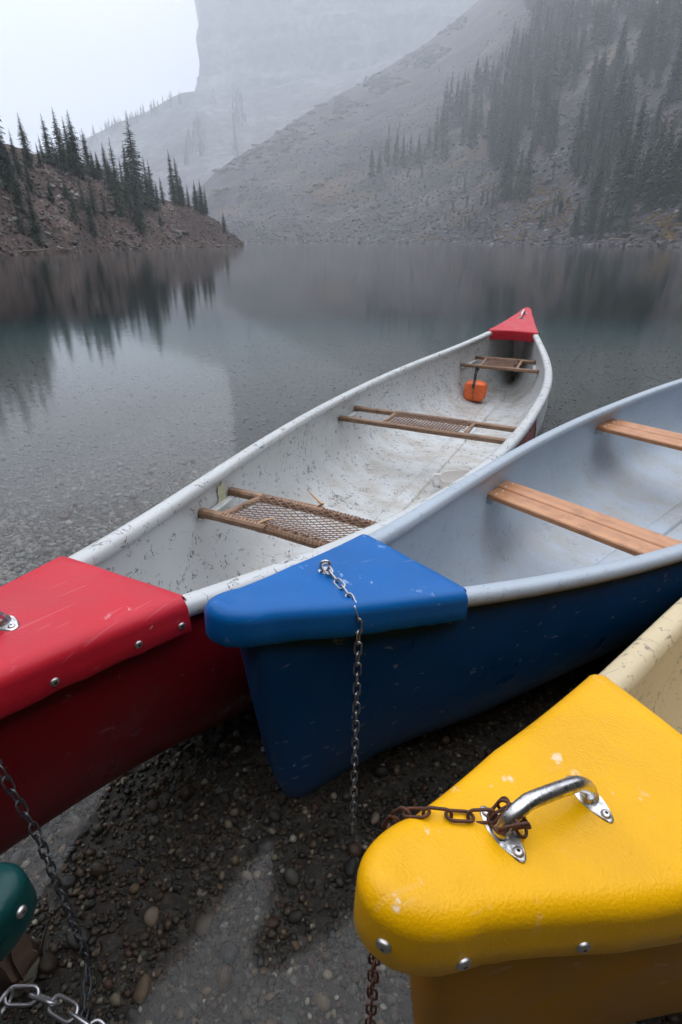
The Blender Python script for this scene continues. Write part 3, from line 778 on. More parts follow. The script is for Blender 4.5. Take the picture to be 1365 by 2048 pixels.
# rivets and a strip of tape on the left wall of the white interior
def on_wall(c, d, z, off=.0):
    y = c.inner_half(d, z); return Vector((-(y - off), d, z))
for d, z in ((3.052, .262), (1.747, .268), (2.318, .278), (3.769, .265), (2.65, .27)):
    screw(red.root, on_wall(red, d, z + red.tz(d), .001), Vector((1, 0, .15)), .0088)
def patch():
    pts = []; r = random.Random(5)
    nd, nz = 7, 8; V = []
    for i in range(nd):
        for j in range(nz):
            d = 1.125 + .055 * i / (nd - 1) + r.uniform(-.006, .006); z = .232 + .085 * j / (nz - 1) + r.uniform(-.007, .007) + (.012 if i in (0, 4) and j == nz - 1 else 0)
            V.append(on_wall(red, d, z + red.tz(d), .0035))
    obj('tape_strip', mesh('tape_strip', V, grid_faces(nd, nz), M['tape'], True), red.root)
patch()
def glare_strip():  # white strip added over the red hull to give its pale sky glare
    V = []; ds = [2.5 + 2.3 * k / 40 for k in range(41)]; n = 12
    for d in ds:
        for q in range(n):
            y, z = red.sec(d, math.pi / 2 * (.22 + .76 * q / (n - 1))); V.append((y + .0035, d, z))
    obj('glare_strip', autosmooth(mesh('glare_strip', V, grid_faces(len(ds), n), M['white_liner'])), red.root, label='added white strip for the pale glare along the far right side of the hull')
glare_strip()

# this bow runs out a little longer than the others
EXT = .20
def longer_bow(c, y): return y - EXT * ((DK - y) / DK) ** 1.4 if y < DK else y
def warp(o):
    if o.type == 'MESH' and o.location.length < 1e-6:
        for v in o.data.vertices: v.co.y = longer_bow(red, v.co.y)
        o.data.update()
    elif o.location.length > 1e-6: o.location.y = longer_bow(red, o.location.y)
for o in red.root.children_recursive: warp(o)

# ------------------------------------------------------------------ water
def m_water():
    k = NT('lake_water'); co = k.coord()
    n1 = k.noise(k.coord(scale=(1, 1.0, 1)), 9.0, 3, 0.5); n2 = k.noise(co, 0.6, 3, 0.5)
    b = k.bump(n1, 0.05, 0.015); b = k.bump(n2, 0.03, 0.05, b)
    bf = k.n('NewGeometry'); ior = k.n('MapRange', To_Min=1.333, To_Max=0.75); k.set(ior.inputs[0], bf.outputs['Backfacing'])
    fr = k.n('Fresnel', IOR=ior); k.set(fr.inputs['Normal'], b)
    spw = k.n('SeparateXYZ'); k.set(spw.inputs[0], co); stir = k.n('MapRange', From_Min=0.8, From_Max=4.5, To_Min=0.115, To_Max=0.07); k.set(stir.inputs[0], spw.outputs['Y'])
    gl = k.n('BsdfGlossy', Color=(1, 1, 1)); k.set(gl.inputs['Roughness'], stir.outputs[0]); k.set(gl.inputs['Normal'], b)
    tr = k.n('BsdfTransparent', Color=(0.97, 0.985, 0.985))
    mx = k.n('MixShader'); k.set(mx.inputs[0], fr); k.set(mx.inputs[1], tr); k.set(mx.inputs[2], gl)
    k.t.links.new(mx.outputs[0], k.out.inputs['Surface'])
    ab = k.n('VolumeAbsorption', Color=(0.52, 0.71, 0.73), Density=0.30)
    k.t.links.new(ab.outputs[0], k.out.inputs['Volume'])
    return k.m
M['water'] = m_water()
def build_water():
    X0, X1, Y0, Y1, Z0 = -330, 330, -5.5, 440, -7.6
    V = [(x, y, z) for z in (Z0, 0) for x, y in ((X0, Y0), (X1, Y0), (X1, Y1), (X0, Y1))]
    F_ = [(3, 2, 1, 0), (4, 5, 6, 7), (0, 1, 5, 4), (1, 2, 6, 5), (2, 3, 7, 6), (3, 0, 4, 7)]
    o = obj('lake_water', mesh('lake_water', V, F_, M['water']), kind='structure')
    plugs = []
    for c in CANOES:                                                  # the hulls push the water aside
        st = [d for d in c.stations(.062)]; V = []; n = 10; nv = 2 * n + 1
        for d in st:
            for q in range(-n, n + 1):
                y, z = c.sec(d, (abs(q) / n) ** .85 * math.pi / 2, .006); V.append((math.copysign(max(y, .0012 * abs(q)), q) if q else 0, d, z + .0006 * abs(q)))
        F2 = grid_faces(len(st), nv)
        for i in range(len(st) - 1): F2.append((i * nv + nv - 1, i * nv, (i + 1) * nv, (i + 1) * nv + nv - 1)[::-1])
        F2 += [tuple(range(nv)), tuple(range(len(V) - nv, len(V)))[::-1]]
        V = [(a, longer_bow(c, b) if c is red else b, z_) for a, b, z_ in V]
        me = fix(mesh('plug', V, F2)); me.transform(Matrix.LocRotScale(c.root.location, c.root.rotation_euler, c.root.scale))
        p = obj('plug', me); plugs.append(p)
        md = o.modifiers.new('cut', 'BOOLEAN'); md.operation = 'DIFFERENCE'; md.solver = 'EXACT'; md.object = p
    dg = bpy.context.evaluated_depsgraph_get(); me = bpy.data.meshes.new_from_object(o.evaluated_get(dg))
    o.modifiers.clear(); old = o.data; o.data = me; me.name = 'lake_water'
    for p in plugs: bpy.data.objects.remove(p)
    print('WATER faces', len(me.polygons))
    return o
build_water()

# ------------------------------------------------------------------ things in the red canoe
def throw_bag():
    c = red; d0 = 3.935; lat0 = -.14
    zr = .226 + c.tz(4.0) + .012
    fz = c.floor_z(d0, lat0) + .006
    root = empty('throw_bag', c.world(d0, lat0, fz), -c.yaw, label='small orange drawstring bag hanging by a black strap in the white canoe', cat='bag')
    M['orange'] = m_plain('orange_nylon', (0.80, 0.115, 0.02), (0.92, 0.19, 0.045), 30, 0.5, 45, 0.7, 0.012, coat=0.15)
    M['strap'] = m_plain('black_webbing', (0.008, 0.008, 0.009), (0.02, 0.02, 0.022), 60, 0.6, 200, 0.4, 0.002)
    V = []; nu, nv = 28, 20; r = random.Random(2)
    for i in range(nu):
        a = 2 * math.pi * i / nu
        for j in range(nv):
            b = -math.pi / 2 + math.pi * j / (nv - 1); cb, sb = math.cos(b), math.sin(b)
            f = lambda q, e: math.copysign(abs(q) ** e, q)
            x = .082 * f(math.cos(a), .36) * abs(cb) ** .3; y = .060 * f(math.sin(a), .45) * abs(cb) ** .3; z = .080 + .078 * f(sb, .5)
            g = 1 + .05 * math.sin(5 * a + 2 * sb) * cb + .03 * math.sin(11 * a - 4 * sb)
            if sb > .55: g *= 1 - .45 * (sb - .55) / .45                    # gathered neck
            V.append((x * g, y * g, z))
    obj('bag_body', autosmooth(mesh('bag_body', V, grid_faces(nu, nv, True), M['orange']), 70), root)
    # strap from the rail down over the front of the bag; local +y runs along the canoe
    top = Vector((-.012, 4.0 - d0 - .018, zr - fz)); back = Vector((-.012, 4.0 - d0 + .018, zr - fz))
    path = [back + Vector((0, 0, -.03)), back, top + Vector((0, .01, .004)), top, Vector((-.008, -.004, .21)), Vector((-.006, -.022, .165)), Vector((-.004, -.054, .138)), Vector((-.004, -.067, .108))]
    V = []
    for p in path:
        for sx in (-.0105, .0105):
            for off in (0, .004): V.append(p + Vector((sx, -off, off * .3)))
    F_ = []
    for i in range(len(path) - 1):
        a = i * 4; b = a + 4; F_ += [(a, a + 2, b + 2, b), (a + 1, b + 1, b + 3, a + 3), (a, b, b + 1, a + 1), (a + 2, a + 3, b + 3, b + 2)]
    obj('strap', fix(mesh('strap', V, F_, M['strap'])), root)
    pb = Vector((-.010, .020, .236)); V, F_ = bar(pb + Vector((0, 0, -.022)), pb + Vector((0, .003, .022)), .026, .012, .003, up=Vector((0, 1, 0)))
    obj('buckle', autosmooth(mesh('buckle', V, F_, M['strap'])), root)
    V, F_ = merge([tube([(-.004, -.071, .108), (.004, -.073, .070), (-.002, -.066, .018)], .0025, 6), tube([(-.002, -.074, .078), (.0, -.074, .066)], .005, 8)])
    obj('drawcord', mesh('drawcord', V, F_, m_plain('olive_cord', (.12, .10, .03), (.2, .17, .06)), True), root)
throw_bag()

def bailer():
    c = red; d0, lat0 = 2.22, .185
    root = empty('bailer', c.world(d0, lat0, c.floor_z(d0, lat0) + .004), -c.yaw + .5, label='cut-down white plastic jug used as a bailer on the canoe floor', cat='bailer')
    m = m_plain('milky_plastic', (0.72, 0.72, 0.71), (0.78, 0.77, 0.76), 12, 0.35, 20, 0.15, 0.01, coat=0.2, Subsurface_Weight=0.25)
    V = []; n = 32; rows = [(.80, 0), (.95, .008), (1.0, .025), (1.0, .062), (1.01, .098), (1.03, .104), (.985, .104), (.965, .098), (.955, .030), (.90, .012), (.4, .009)]
    for q, z in rows:
        for k in range(n):
            a = 2 * math.pi * k / n; ca, sa = math.cos(a), math.sin(a)
            V.append((.082 * q * math.copysign(abs(ca) ** .55, ca), .066 * q * math.copysign(abs(sa) ** .55, sa), z * .8 + (.010 * ca if z > .09 else 0)))
    F_ = []
    for i in range(len(rows) - 1):
        for k in range(n): F_.append((i * n + k, i * n + (k + 1) % n, (i + 1) * n + (k + 1) % n, (i + 1) * n + k))
    F_.append(tuple(range(10 * n, 11 * n))); F_.append(tuple(range(n))[::-1])
    obj('jug_body', autosmooth(mesh('jug_body', V, F_, m), 60), root)
    V, F_ = tube([(-.078, 0, .085), (-.112, 0, .092), (-.122, 0, .062), (-.110, 0, .030), (-.080, 0, .026)], .009, 8)
    obj('jug_handle', mesh('jug_handle', V, F_, m, True), root)
bailer()

# ------------------------------------------------------------------ chains
def link_mesh(name, ln, wdt, r, mat):
    pts = []; hl = ln / 2 - wdt / 2
    for k in range(8): a = -math.pi / 2 + math.pi * k / 7; pts.append((hl + wdt / 2 * math.cos(a), wdt / 2 * math.sin(a), 0))
    for k in range(8): a = math.pi / 2 + math.pi * k / 7; pts.append((-hl + wdt / 2 * math.cos(a), wdt / 2 * math.sin(a), 0))
    P = [Vector(p) for p in pts]; n = len(P); V = []; ns = 7
    for i, p in enumerate(P):
        t = (P[(i + 1) % n] - P[i - 1]).normalized(); sd = Vector((0, 0, 1)).cross(t)
        for k in range(ns): a = 2 * math.pi * k / ns; V.append(p + sd * (r * math.cos(a)) + Vector((0, 0, r * math.sin(a))))
    F_ = []
    for i in range(n):
        for k in range(ns): F_.append((i * ns + k, i * ns + (k + 1) % ns, ((i + 1) % n) * ns + (k + 1) % ns, ((i + 1) % n) * ns + k))
    return fix(mesh(name, V, F_, mat, True))
def chain(label, path, mat, ln=.0262, wdt=.0120, r=.0016, roll0=.3, jit=.15):
    P = [Vector(p) for p in path]; seg = [(b - a).length for a, b in zip(P, P[1:])]; tot = sum(seg); sp = ln - 3.2 * r
    def at(q):
        for a, b, l in zip(P, P[1:], seg):
            if q <= l: return a.lerp(b, q / l)
            q -= l
        return P[-1]
    root = empty('mooring_chain', P[0], label=label, cat='chain', group='mooring chains')
    me = link_mesh('chain_link', ln, wdt, r, mat); n = int(tot / sp)
    for i in range(n):
        a, b = at(i * sp), at((i + 1) * sp); t = (b - a).normalized(); c = (a + b) / 2
        up = Vector((0, 0, 1)) if abs(t.z) < .9 else Vector((0, 1, 0))
        sd = up.cross(t).normalized(); u2 = t.cross(sd)
        m = Matrix((t, sd, u2)).transposed().to_4x4() @ Matrix.Rotation(roll0 + (math.pi / 2 if i % 2 else 0) + rnd.uniform(-jit, jit), 4, 'X')
        o = obj('chain_link', me, root); o.matrix_local = Matrix.Translation(c - P[0]) @ m
    return root
def bedp(x, y, h=.012): return Vector((x, y, float(bed_z(x, y)) + h))

yt = lambda d, lat, h: yel.world(d, lat, yel.cap_top(d, False) + h)
wrap = []
for k in range(15):
    a = .8 + k * .62; wrap.append(yt(.153 + .0135 * math.sin(a) * .9, .0135 * math.cos(a), .012 + .0085 * math.sin(k * .9) + .0012 * k))
ypath = wrap + [yt(.146, -.012, .014), yt(.132, -.020, .008), yt(.113, -.028, .0065), yt(.095, -.037, .005), yt(.082, -.049, -.002), yt(.074, -.0605, -.018), yt(.068, -.0685, -.05),
         yt(.062, -.0695, -.11), yel.world(.061, -.0695, .30), yel.world(.0605, -.0700, .15), yel.world(.061, -.071, -.06)]
pe = ypath[-1]
ypath += [bedp(pe.x - .02, pe.y - .06), bedp(pe.x - .03, pe.y - .16)]
chain('rusty brown chain wrapped round the yellow canoe handle and hanging off its bow', ypath, M['rust'])

bt = lambda d, lat, h: blue.world(d, lat, blue.cap_top(d, False) + h)
bp = [bt(.262, -.030, .018), bt(.259, -.014, .014), bt(.253, .016, .0095), bt(.246, .046, .008), bt(.240, .068, .004), bt(.236, .086, -.008), bt(.234, .0985, -.030), bt(.232, .102, -.06), blue.world(.230, .102, .2), blue.world(.228, .101, 0.0), blue.world(.226, .100, -.17)]
chain('silvery chain hanging down the side of the blue canoe into the water', bp, M['galv'], ln=.029, wdt=.012, r=.0018)

rt = lambda d, lat, h: red.world(longer_bow(red, d), lat, red.cap_top(d, False) + h)
rp = [rt(.222, .0, .03), rt(.224, .03, .01), rt(.226, .066, .005), rt(.228, .0900, -.010), rt(.230, .0985, -.045), Vector((-.441, .484, .25)), Vector((-.440, .482, 0)), bedp(-.438, .478)]
rp += [bedp(-.425, .445), bedp(-.41, .40), bedp(-.42, .33)]
chain('dull grey chain hanging from the red canoe bow at the left edge', rp, M['dull_chain'], ln=.028, wdt=.012, r=.0016)

gz = .02
gp = [at_z(px, py, gz) for px, py in ((-60, 2030), (-20, 2050), (12, 1992), (60, 1985), (112, 2010), (160, 2040), (215, 2075))]
for i, p in enumerate(gp): p.z = gz + .006 * math.sin(i * 1.7)
gp += [bedp(gp[-1].x + .03, gp[-1].y - .05)]
chain('shiny galvanised chain lying in the bottom left corner beside the green canoe', gp, M['galv'], ln=.047, wdt=.021, r=.0029, roll0=.15, jit=.25)

# brown boulder and a pale cobble under the green bow
def boulder(name, p, sz, label, mat, seed, flat=False):
    r = random.Random(seed); bm = bmesh.new()
    for k in range(26):
        v = Vector((r.gauss(0, 1), r.gauss(0, 1), r.gauss(0, 1))).normalized(); bm.verts.new((v.x * sz[0], v.y * sz[1], v.z * sz[2]))
    bmesh.ops.convex_hull(bm, input=bm.verts)
    for v in [v for v in bm.verts if not v.link_faces]: bm.verts.remove(v)
    bmesh.ops.bevel(bm, geom=list(bm.edges), offset=min(sz) * .12, segments=2, affect='EDGES')
    me = bpy.data.meshes.new(name); bm.to_mesh(me); bm.free(); me.materials.append(mat); autosmooth(me, 50)
    o = obj(name, me, label=label, cat='rock'); o.location = p; o.rotation_euler = (r.uniform(-.2, .2), r.uniform(-.2, .2), r.uniform(0, 6)); return o
M['brown_rock'] = m_plain('brown_rock', (0.085, 0.05, 0.035), (0.15, 0.095, 0.065), 14, 0.6, 60, 0.5, 0.006)
p = at_z(8, 1905, -.03); boulder('boulder', (p.x - .035, p.y - .005, -.055), (.085, .06, .07), 'reddish brown boulder beneath the green canoe bow', M['brown_rock'], 4)
p = at_z(44, 1942, -.08); o = obj('cobble', mesh_np('cobble', pebble_shapes(3, 1, 3)[0][0], pebble_shapes(3, 1, 3)[1], m_plain('pale_cobble', (.17, .155, .125), (.24, .22, .18), 20, .55), True), label='smooth pale cobble lying beside the brown boulder', cat='rock')
o.location = (p.x, p.y, float(bed_z(p.x, p.y)) + .02); o.scale = (.033, .033, .033); o.rotation_euler = (0.1, 0, 1.9)

# ------------------------------------------------------------------ trees
M['bark'] = m_plain('grey_bark', (0.035, 0.028, 0.023), (0.07, 0.055, 0.045), 3, 0.9, 12, 0.5, 0.03)
def m_foliage(name, a, b):
    k = NT(name); co = k.coord(); oi = k.n('ObjectInfo')
    c = k.mix(k.ramp(k.noise(co, 22, 3), [(0.3, 0), (0.7, 1)]), a, b)
    c2 = k.mix(k.math('MULTIPLY', oi.outputs['Random'], 0.6), c, (b[0] * 1.25 + .006, b[1] * 1.1, b[2] * .8))
    return k.done(c2, 0.7, spec=0.25)
M['needles'] = m_foliage('spruce_needles', (0.014, 0.027, 0.020), (0.036, 0.060, 0.042))
M['larch'] = m_foliage('autumn_larch', (0.11, 0.075, 0.02), (0.19, 0.125, 0.03))
M['shrub'] = m_foliage('shrub_leaves', (0.028, 0.038, 0.024), (0.065, 0.078, 0.05))
M['dry_shrub'] = m_foliage('dry_shrub_leaves', (0.10, 0.065, 0.025), (0.17, 0.12, 0.055))

def conifer(seed, levels=46, nb=8, rmax=.105, seg=3, lowpoly=False):
    """unit-height spruce: (crown verts, crown tris); drooping ragged boughs"""
    r = np.random.default_rng(seed); V = []; T = []
    asym = r.uniform(0, 6.28)
    for l in range(levels):
        h = .04 + .955 * (l / (levels - 1)) ** .92
        prof = (1 - h) ** .78 * (1 if h > .12 else .55 + .45 * h / .12)
        lev = rmax * prof * r.uniform(.62, 1.18) + .004
        for k in range(nb if h < .85 else max(3, nb - 3)):
            if r.random() < .10: continue
            a = 2 * math.pi * (k + r.uniform(-.4, .4)) / nb + l * 1.9
            ln = lev * r.uniform(.6, 1.2) * (1 + .15 * math.cos(a - asym)); dx, dy = math.cos(a), math.sin(a); sx, sy = -dy, dx
            droop = r.uniform(.25, .55) * (1.15 - h)
            z0 = h + r.uniform(-.008, .008)
            if lowpoly:
                i = len(V); wd = ln * .45
                V += [(0, 0, z0 + .012), (dx * ln + sx * wd, dy * ln + sy * wd, z0 - droop * ln - .004), (dx * ln - sx * wd, dy * ln - sy * wd, z0 - droop * ln - .012)]
                T.append((i, i + 1, i + 2)); continue
            for q in range(seg):
                t0, t1 = q / seg, (q + 1.15) / seg
                p0 = np.array([dx * ln * t0, dy * ln * t0, z0 - droop * ln * t0 ** 1.4]); p1 = np.array([dx * ln * t1, dy * ln * t1, z0 - droop * ln * t1 ** 1.4 - r.uniform(0, .004)])
                for sg in (-1, 1):
                    wd = ln * r.uniform(.16, .34) * (1.15 - .6 * t0); i = len(V)
                    tip = (p0 + p1) / 2 + np.array([sx * wd * sg, sy * wd * sg, -wd * r.uniform(.25, .8)]) + (p1 - p0) * r.uniform(.2, .7)
                    V += [tuple(p0), tuple(p1), tuple(tip)]; T.append((i, i + 1, i + 2))
    i = len(V); V += [(.004, 0, .97), (-.003, .003, .97), (-.002, -.004, .97), (0, 0, 1.012)]; T += [(i, i + 1, i + 3), (i + 1, i + 2, i + 3), (i + 2, i, i + 3)]
    return np.array(V), np.array(T)
def trunk_me():
    V, F_ = tube([(0, 0, -.06), (0, 0, .02), (0.001, 0, .3), (0, .001, .7), (0, 0, .985)], [.014, .012, .0085, .0045, .001], 7)
    return mesh('trunk', V, F_, M['bark'], True)
TRUNK = trunk_me()
CROWN = [mesh_np('crown', *conifer(100 + k, levels=48 + 3 * (k % 4), nb=9 + k % 3, rmax=(.125, .14, .16, .135, .17, .115, .145, .16)[k]), M['needles']) for k in range(8)]
CROWN_L = [mesh_np('crown', *conifer(140 + k, levels=34, nb=6, rmax=.12), M['larch']) for k in range(2)]
def tree(p, h, label, group, kind=None, crowns=CROWN, wide=1.0, name='spruce_tree'):
    root = empty(name, p, rnd.uniform(0, 6.28), label=label, cat='tree', group=group)
    sc = h; root.scale = (sc * wide, sc * wide, sc)
    root.rotation_euler = (rnd.uniform(-.02, .02), rnd.uniform(-.02, .02), rnd.uniform(0, 6.28))
    obj('trunk', TRUNK, root); obj('crown', rnd.choice(crowns) if kind is None else crowns[kind], root); return root
def place(ter, top, base):
    p = ter.hit(*base)
    if p is None: return None
    r = ray(*top); k = math.hypot(p.x, p.y) / math.hypot(r.x, r.y); return p, max(1.0, CAM_H + r.z * k - p.z)
ORD = ['first', 'second', 'third', 'fourth', 'fifth', 'sixth', 'seventh', 'eighth', 'ninth', 'tenth', 'eleventh', 'twelfth', 'thirteenth', 'fourteenth', 'fifteenth', 'sixteenth', 'seventeenth', 'eighteenth', 'nineteenth', 'twentieth']
ORD += ['twenty-' + o for o in ORD[:9]] + ['thirtieth'] + ['thirty-' + o for o in ORD[:9]] + ['fortieth'] + ['forty-' + o for o in ORD[:9]] + ['fiftieth'] + ['fifty-' + o for o in ORD[:9]] + ['sixtieth']

LT = [(5, 90, 45, 400), (65, 85, 112, 300), (175, 90, 200, 290), (150, 170, 172, 285), (205, 65, 250, 310), (260, 75, 310, 340), (245, 100, 285, 320), (315, 145, 350, 325), (375, 235, 388, 335), (400, 200, 420, 345),
      (445, 185, 472, 480), (480, 200, 505, 400), (500, 105, 538, 430), (525, 300, 548, 556), (555, 255, 582, 460), (577, 268, 602, 466), (625, 330, 637, 420), (655, 230, 682, 440), (668, 255, 702, 442), (725, 365, 737, 455),
      (752, 350, 766, 465), (768, 345, 790, 485), (787, 375, 806, 486), (868, 470, 876, 535), (115, 340, 150, 600), (270, 380, 295, 505), (330, 395, 368, 572), (245, 330, 262, 425), (355, 330, 367, 472), (92, 270, 122, 400),
      (18, 180, 60, 410), (430, 330, 470, 492), (-30, 60, 10, 350), (300, 320, 330, 470), (480, 330, 505, 470), (215, 210, 235, 330), (30, 150, 75, 330), (130, 200, 160, 300), (190, 170, 222, 300), (232, 190, 268, 330), (340, 230, 372, 350), (415, 260, 440, 400), (460, 260, 487, 420), (540, 330, 562, 470), (600, 350, 615, 440), (690, 330, 716, 452), (35, 300, 80, 470), (55, 420, 90, 560), (395, 380, 415, 500), (620, 470, 630, 540), (180, 330, 205, 440)]
lt = []; n_off = 0
for a, b, c_, e in LT:
    s_ = 700 / 1365; q = place(left, (a * s_, 180 + b * s_), (c_ * s_, 180 + e * s_))
    if q is None: q = place(left, (a * s_, 180 + b * s_), (c_ * s_, 180 + e * s_ + 12))
    if q: lt.append((c_, q))
lt.sort(key=lambda v: v[0])
for i, (_, (p, h)) in enumerate(lt):
    tree(p, h, f'dark spruce on the left promontory, {ORD[i]} from the left by its foot', 'spruces on the left promontory', wide=rnd.uniform(1.0, 1.45))

for az, t_, el in ((-28.6, .75, 12.2), (-29.4, .6, 13.6), (-30.3, .85, 12.8), (-31.2, .5, 14.6), (-32.0, .7, 13.2), (-33.1, .6, 15.2), (-34.3, .8, 13.0), (-36, .6, 14.5)):
    q = left.sample(np.array([az]), np.array([t_]))[0]; h = CAM_H + math.hypot(q[0], q[1]) * math.tan(math.radians(el)) - q[2]
    tree(Vector(q), h, 'tall dark spruce beyond the left edge, seen mostly as a reflection in the lake', 'spruces left of the frame', wide=rnd.uniform(1, 1.3)); n_off = n_off + 1

RT = [(1330, 535, 1310, 795), (1265, 545, 1240, 810), (1185, 590, 1188, 770), (1125, 590, 1120, 765), (1000, 640, 1003, 755), (1035, 650, 1030, 750), (950, 760, 945, 922), (985, 790, 990, 930), (1040, 740, 1045, 930), (1015, 770, 1008, 915),
      (1110, 850, 1105, 930), (1360, 740, 1356, 860), (832, 780, 828, 862), (855, 745, 858, 850), (890, 738, 885, 838), (922, 755, 920, 800), (624, 695, 622, 812), (581, 733, 580, 802), (490, 680, 486, 718), (515, 660, 515, 750),
      (700, 680, 690, 782), (745, 700, 744, 770), (663, 630, 660, 742), (350, 635, 348, 692), (295, 635, 295, 688), (753, 880, 750, 926), (537, 855, 535, 906), (520, 868, 520, 896), (596, 875, 594, 922), (15, 648, 12, 682), (65, 608, 62, 640),
      (855, 380, 850, 590), (950, 560, 950, 698), (1070, 800, 1070, 905), (1155, 610, 1155, 760), (1300, 560, 1285, 780), (1345, 600, 1338, 800), (605, 720, 605, 800), (670, 700, 672, 785), (722, 690, 720, 765)]
rtl = []
for a, b, c_, e in RT:
    s_ = 700 / 1365; q = place(right, (665 + a * s_, b * s_), (665 + c_ * s_, e * s_))
    if q: rtl.append((c_, q))
rtl.sort(key=lambda v: v[0])
for i, (_, (p, h)) in enumerate(rtl):
    tree(p, h, f'misty spruce low on the right slope, {ORD[i]} from the left of the lower trees', 'lower spruces on the right slope', wide=rnd.uniform(.9, 1.25))

def inside(px, py, poly):
    c = False; j = len(poly) - 1
    for i in range(len(poly)):
        if (poly[i][1] > py) != (poly[j][1] > py) and px < (poly[j][0] - poly[i][0]) * (py - poly[i][1]) / (poly[j][1] - poly[i][1]) + poly[i][0]: c = not c
        j = i
    return c
FOREST = [[(735, 360), (775, 300), (850, 290), (900, 220), (960, 150), (1010, 60), (1050, -20), (1420, -40), (1420, 190), (1330, 215), (1310, 290), (1280, 275), (1255, 345), (1200, 350), (1170, 315), (1130, 300), (1070, 310), (1060, 270), (1020, 290), (1010, 320), (960, 350), (930, 330), (870, 335), (820, 345)],
          [(890, 330), (1030, 310), (1050, 400), (960, 380), (905, 370)], [(1150, 420), (1245, 430), (1250, 475), (1150, 470)], [(1140, 330), (1280, 330), (1365, 380), (1365, 420), (1180, 400)], [(690, 335), (900, 345), (1365, 320), (1365, 472), (850, 474), (760, 420)], [(560, 300), (760, 180), (900, 120), (900, 260), (740, 330), (620, 380)]]
pts = []
for _ in range(60000):
    if len(pts) >= 680: break
    poly = FOREST[rnd.choices(range(6), (20, 1.2, .5, .7, 1.6, 1.0))[0]]; low = poly is FOREST[4] or poly is FOREST[5]
    xs, ys = [q[0] for q in poly], [q[1] for q in poly]; px, py = rnd.uniform(min(xs), max(xs)), rnd.uniform(min(ys), max(ys))
    if not inside(px, py, poly): continue
    if not low and float(fbm(px / 45, py / 70, 61, 4)) < -.10 + rnd.uniform(-.12, .12): continue
    if low and float(fbm(px / 30, py / 20, 63, 3)) < .05: continue
    p = right.hit(px, py)
    if p is None: continue
    if any((p.x - q[0].x) ** 2 + (p.y - q[0].y) ** 2 < 5.4 ** 2 for q in pts): continue
    if low: pts.append((p, rnd.uniform(1.8, 6.0))); continue
    pts.append((p, rnd.choice([8, 11, 14, 17, 20, 23, 26]) * rnd.uniform(.85, 1.1) * (.75 if px < 880 else 1.0)))
pts.sort(key=lambda q: q[0].length)
n_ind = 300 - len(lt) - len(rtl) - n_off
for i, (p, h) in enumerate(pts[:n_ind]):
    if i % 29 == 7: tree(p, h * .6, 'small yellowing larch among the dark spruces on the right slope', 'yellowing larches on the right slope', crowns=CROWN_L, name='larch_tree')
    else: tree(p, h, 'dark spruce in the dense misty forest on the right slope', 'spruces in the forest on the right slope', wide=rnd.uniform(.85, 1.2))
def far_forest(name, plist, label, seed):
    sh = [conifer(seed + k, levels=30, nb=7, rmax=.14, lowpoly=True) for k in range(4)]
    Vs, Fs = [], []; n = 0
    for i, (p, h) in enumerate(plist):
        V, T = sh[i % 4]; a = rnd.uniform(0, 6.28); R = np.array([[math.cos(a), -math.sin(a), 0], [math.sin(a), math.cos(a), 0], [0, 0, 1]])
        Vs.append((V @ R.T) * h + np.array(p[:])); Fs.append(T + n); n += len(V)
    obj(name, mesh_np(name, np.concatenate(Vs), np.concatenate(Fs), M['needles']), label=label, cat='forest', kind='stuff')
far_forest('distant_forest', pts[n_ind:], 'dim upper forest fading into mist on the right slope', 300)
fp = []
for _ in range(3000):
    px, py = rnd.uniform(150, 560), rnd.uniform(180, 330); p = far.hit(px, py)
    if p is None: continue
    # a thin line of trees along the shoulder left of the cliff, and gullies under the cliff
    az, el = azel(px, py); sil = 277 - (px - 175) * .47
    if px < 345 and abs(py - sil - 8) < 9 and rnd.random() < .9: fp.append((p, rnd.uniform(9, 22)))
    elif px >= 345 and float(fbm(px / 25, py / 90, 71, 3)) > .25: fp.append((p, rnd.uniform(9, 18)))
    if len(fp) > 260: break
far_forest('ridge_trees', fp, 'faint line of trees along the foggy shoulder below the cliff', 340)

# ------------------------------------------------------------------ shrubs, rocks, driftwood
def leaf_clump(n, seed):
    r = np.random.default_rng(seed); V = []; T = []
    for k in range(n):
        a = r.uniform(0, 6.28); rr = r.random() ** .5; zz = r.random() ** .8 * (1 - .75 * rr ** 2) * .55
        c = np.array([rr * math.cos(a), rr * math.sin(a), zz]); q = r.normal(size=(3, 3)) * .13; i = len(V)
        V += [tuple(c + q[0]), tuple(c + q[1]), tuple(c + q[2])]; T.append((i, i + 1, i + 2))
    return np.array(V), np.array(T)
CL = [leaf_clump(90, 500 + k) for k in range(4)]
def clumps(plist, mat, name, label):
    Vs, Fs = [], []; n = 0
    for i, (p, sx) in enumerate(plist):
        V, T = CL[i % 4]; a = rnd.uniform(0, 6.28); R = np.array([[math.cos(a), -math.sin(a), 0], [math.sin(a), math.cos(a), 0], [0, 0, 1]])
        Vs.append((V @ R.T) * np.array([sx, sx, sx * rnd.uniform(.6, 1)]) + np.array(p[:])); Fs.append(T + n); n += len(V)
    return obj(name, mesh_np(name, np.concatenate(Vs), np.concatenate(Fs), mat), label=label, cat='shrubs', kind='stuff')
sp, dp = [], []
